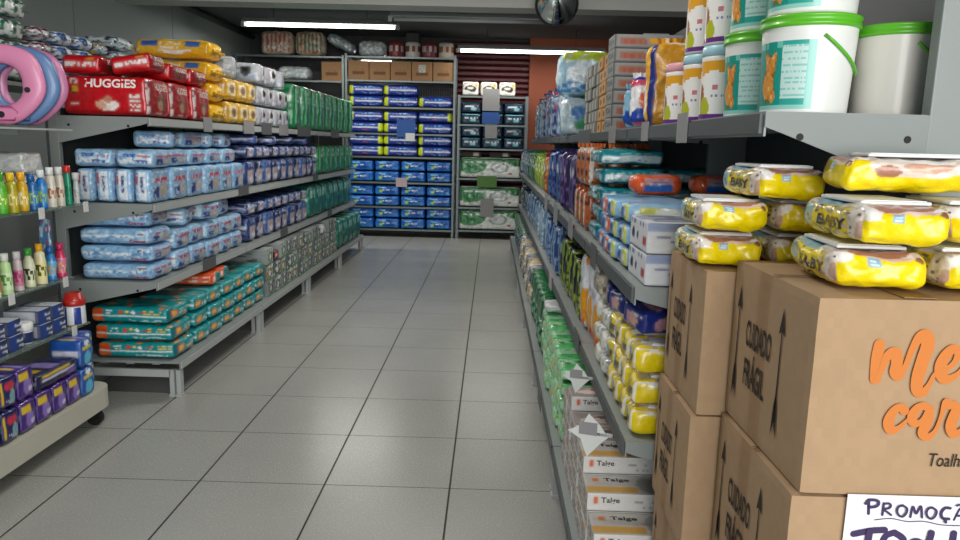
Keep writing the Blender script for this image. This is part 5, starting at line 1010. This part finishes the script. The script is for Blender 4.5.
for i, c in enumerate('TOaLHA'):
    for s_ in GL[c]: st(s_, .0105, x, .066, .042)
    x += .037 if c != 'a' else .031
link('lettering', B.mesh('lettering', mat('purple_marker', PU, .6)), sgn)
# yellow packs of wet wipes lying on the cartons
W1 = [wipes(.145, .24, .064, q, n=(44, 60, 22), front=False, lw=.052, ld=.076) for q in (7, 8, 9)]
zt = .199+CH_*3; zr = .199+.3045*3
def yput(i, x, y, z, rz, label, rx=0, ry=0): W1[i].put((x, y, z), label, 'yellow wipes on the cartons', rz=R(rz), rx=R(rx), ry=R(ry))
yput(0, .598, 1.195, zt+.001, -5, 'yellow wipes pack lying on the front carton beneath the largest one')
yput(1, .612, 1.172, zt+.0715, -3, 'yellow wipes pack with white lid on the front carton, largest in view')
yput(2, .750, 1.18, zt+.001, -4, 'yellow wipes pack at the right frame edge, lower, on the front carton')
yput(0, .768, 1.20, zt+.0715, -6, 'yellow wipes pack at the right frame edge, upper one')
yput(1, .488, 1.56, zr+.001, -3, 'yellow wipes pack at the aisle corner of the rear carton, lower')
yput(2, .486, 1.535, zr+.0715, -6, 'yellow wipes pack with white lid at the aisle corner of rear carton, upper')
yput(0, .645, 1.56, zr+.001, -2, 'yellow wipes pack between the two carton stacks, lower')
yput(2, .640, 1.54, zr+.0715, -4, 'yellow wipes pack between the two carton stacks, middle')
yput(1, .572, 1.50, zr+.142, -1, 'yellow wipes pack balanced highest, left of the top pair')
yput(0, .702, 1.252, zt+.142, -100, 'yellow wipes pack balanced highest, right of the top pair')
# ================================================================== PRICE CARDS ON THE RAILS
def railcard(x, y, z, w, h, label, m=TAG): 
    o = link('price_card', BM().box(-.0012, -w/2, -h/2, .0012, w/2, h/2).mesh('card', m), None, (x, y, z)); tag(o, label, 'price card', 'cards on the rails'); return o
TAGD = mat('dark_price_card', '#55585a', .5)
for i, (y, w, m) in enumerate(((4.36, .13, TAG), (5.1, .22, TAG), (5.5, .24, TAGD), (5.95, .25, TAG), (6.6, .45, TAGD), (7.9, .4, TAGD))):
    railcard(LF+.0095, y, 1.425, w, .085, 'blank card on the left rack top shelf edge, %s from the front' % ORD[i], m)
for i, (y, z, xx) in enumerate(((4.95, 1.0, LF), (7.0, 1.0, LF), (4.3, .6, LF), (5.9, .6, LF), (7.6, .6, LF))): railcard(xx+.0095, y, z, .2, .07, 'dark blank card on the left rack, %s one, %s shelf edge' % (('nearer', 'farther', 'nearest', 'middle', 'farthest')[i], 'third' if z > .9 else 'second'), TAGD)
for i, (x, y, z, w, h, m, l) in enumerate(((RTF-.009, 1.90, 1.40, .10, .075, TAG, 'grey blank card hanging from the top right shelf edge below the buckets'), (RTF-.009, 2.36, 1.40, .10, .06, TAG, 'grey blank card on the top right shelf edge below the pink lidded tub'),
    (RTF-.009, 3.0, 1.40, .16, .07, TAG, 'grey blank card on the top right shelf edge before the carton stack'), (RTF-.009, 3.9, 1.40, .5, .07, TAGD, 'dark blank card below the small cartons on the top right shelf'),
    (RF-.009, 2.42, .985, .12, .08, TAGD, 'dark blank card on the right third shelf edge below mixed packs'), (RF-.009, 3.15, 1.0, .16, .09, TAG, 'grey blank card on the right third shelf edge below orange pouches'), (RF-.009, 4.6, 1.0, .22, .11, TAG, 'grey blank card on the right third shelf edge below navy packs'), (RF-.009, 3.9, .99, .22, .11, TAG, 'grey blank card on the right third shelf edge below purple packs'),
    (RF-.009, 4.05, .59, .16, .08, TP, 'pale pink blank card on the right second shelf edge'), (RF-.009, 2.75, .60, .14, .08, TAGD, 'dark blank card on the right second shelf edge above pale green packs'), (RFB-.009, 3.35, .15, .2, .08, TAGD, 'dark blank card on the right base edge below pale green packs'))):
    railcard(x, y, z, w, h, l, m)
def starcard(x, y, z, r, label):
    t = empty('price_flag', (x, y, z), (0, 0, R(-18))); tag(t, label, 'price card', 'pointed price flags')
    link('flag', BM().prism([(-r, 0), (-r*.35, -r*.35), (0, -r*1.25), (r*.6, -r*.5), (r, -.1*r), (r*.6, r*.45), (0, r*1.0), (-r*.3, r*.4)], 1, -.001, .001).mesh('flag', TAGW), t)
    link('blank_panel', BM().box(-r*.45, -.0018, -r*.1, r*.45, -.0011, r*.55).mesh('panel', TAG), t)
    link('clip', BM().box(r*.3, -.001, -.004, r*1.2, .006, .004).mesh('clip', STEEL_L), t)
starcard(.28, 1.86, .585, .055, 'large white pointed price flag on the second shelf edge above the gold glove boxes')
starcard(.295, 2.28, .605, .045, 'smaller white pointed price flag on the second shelf edge, farther up the aisle')
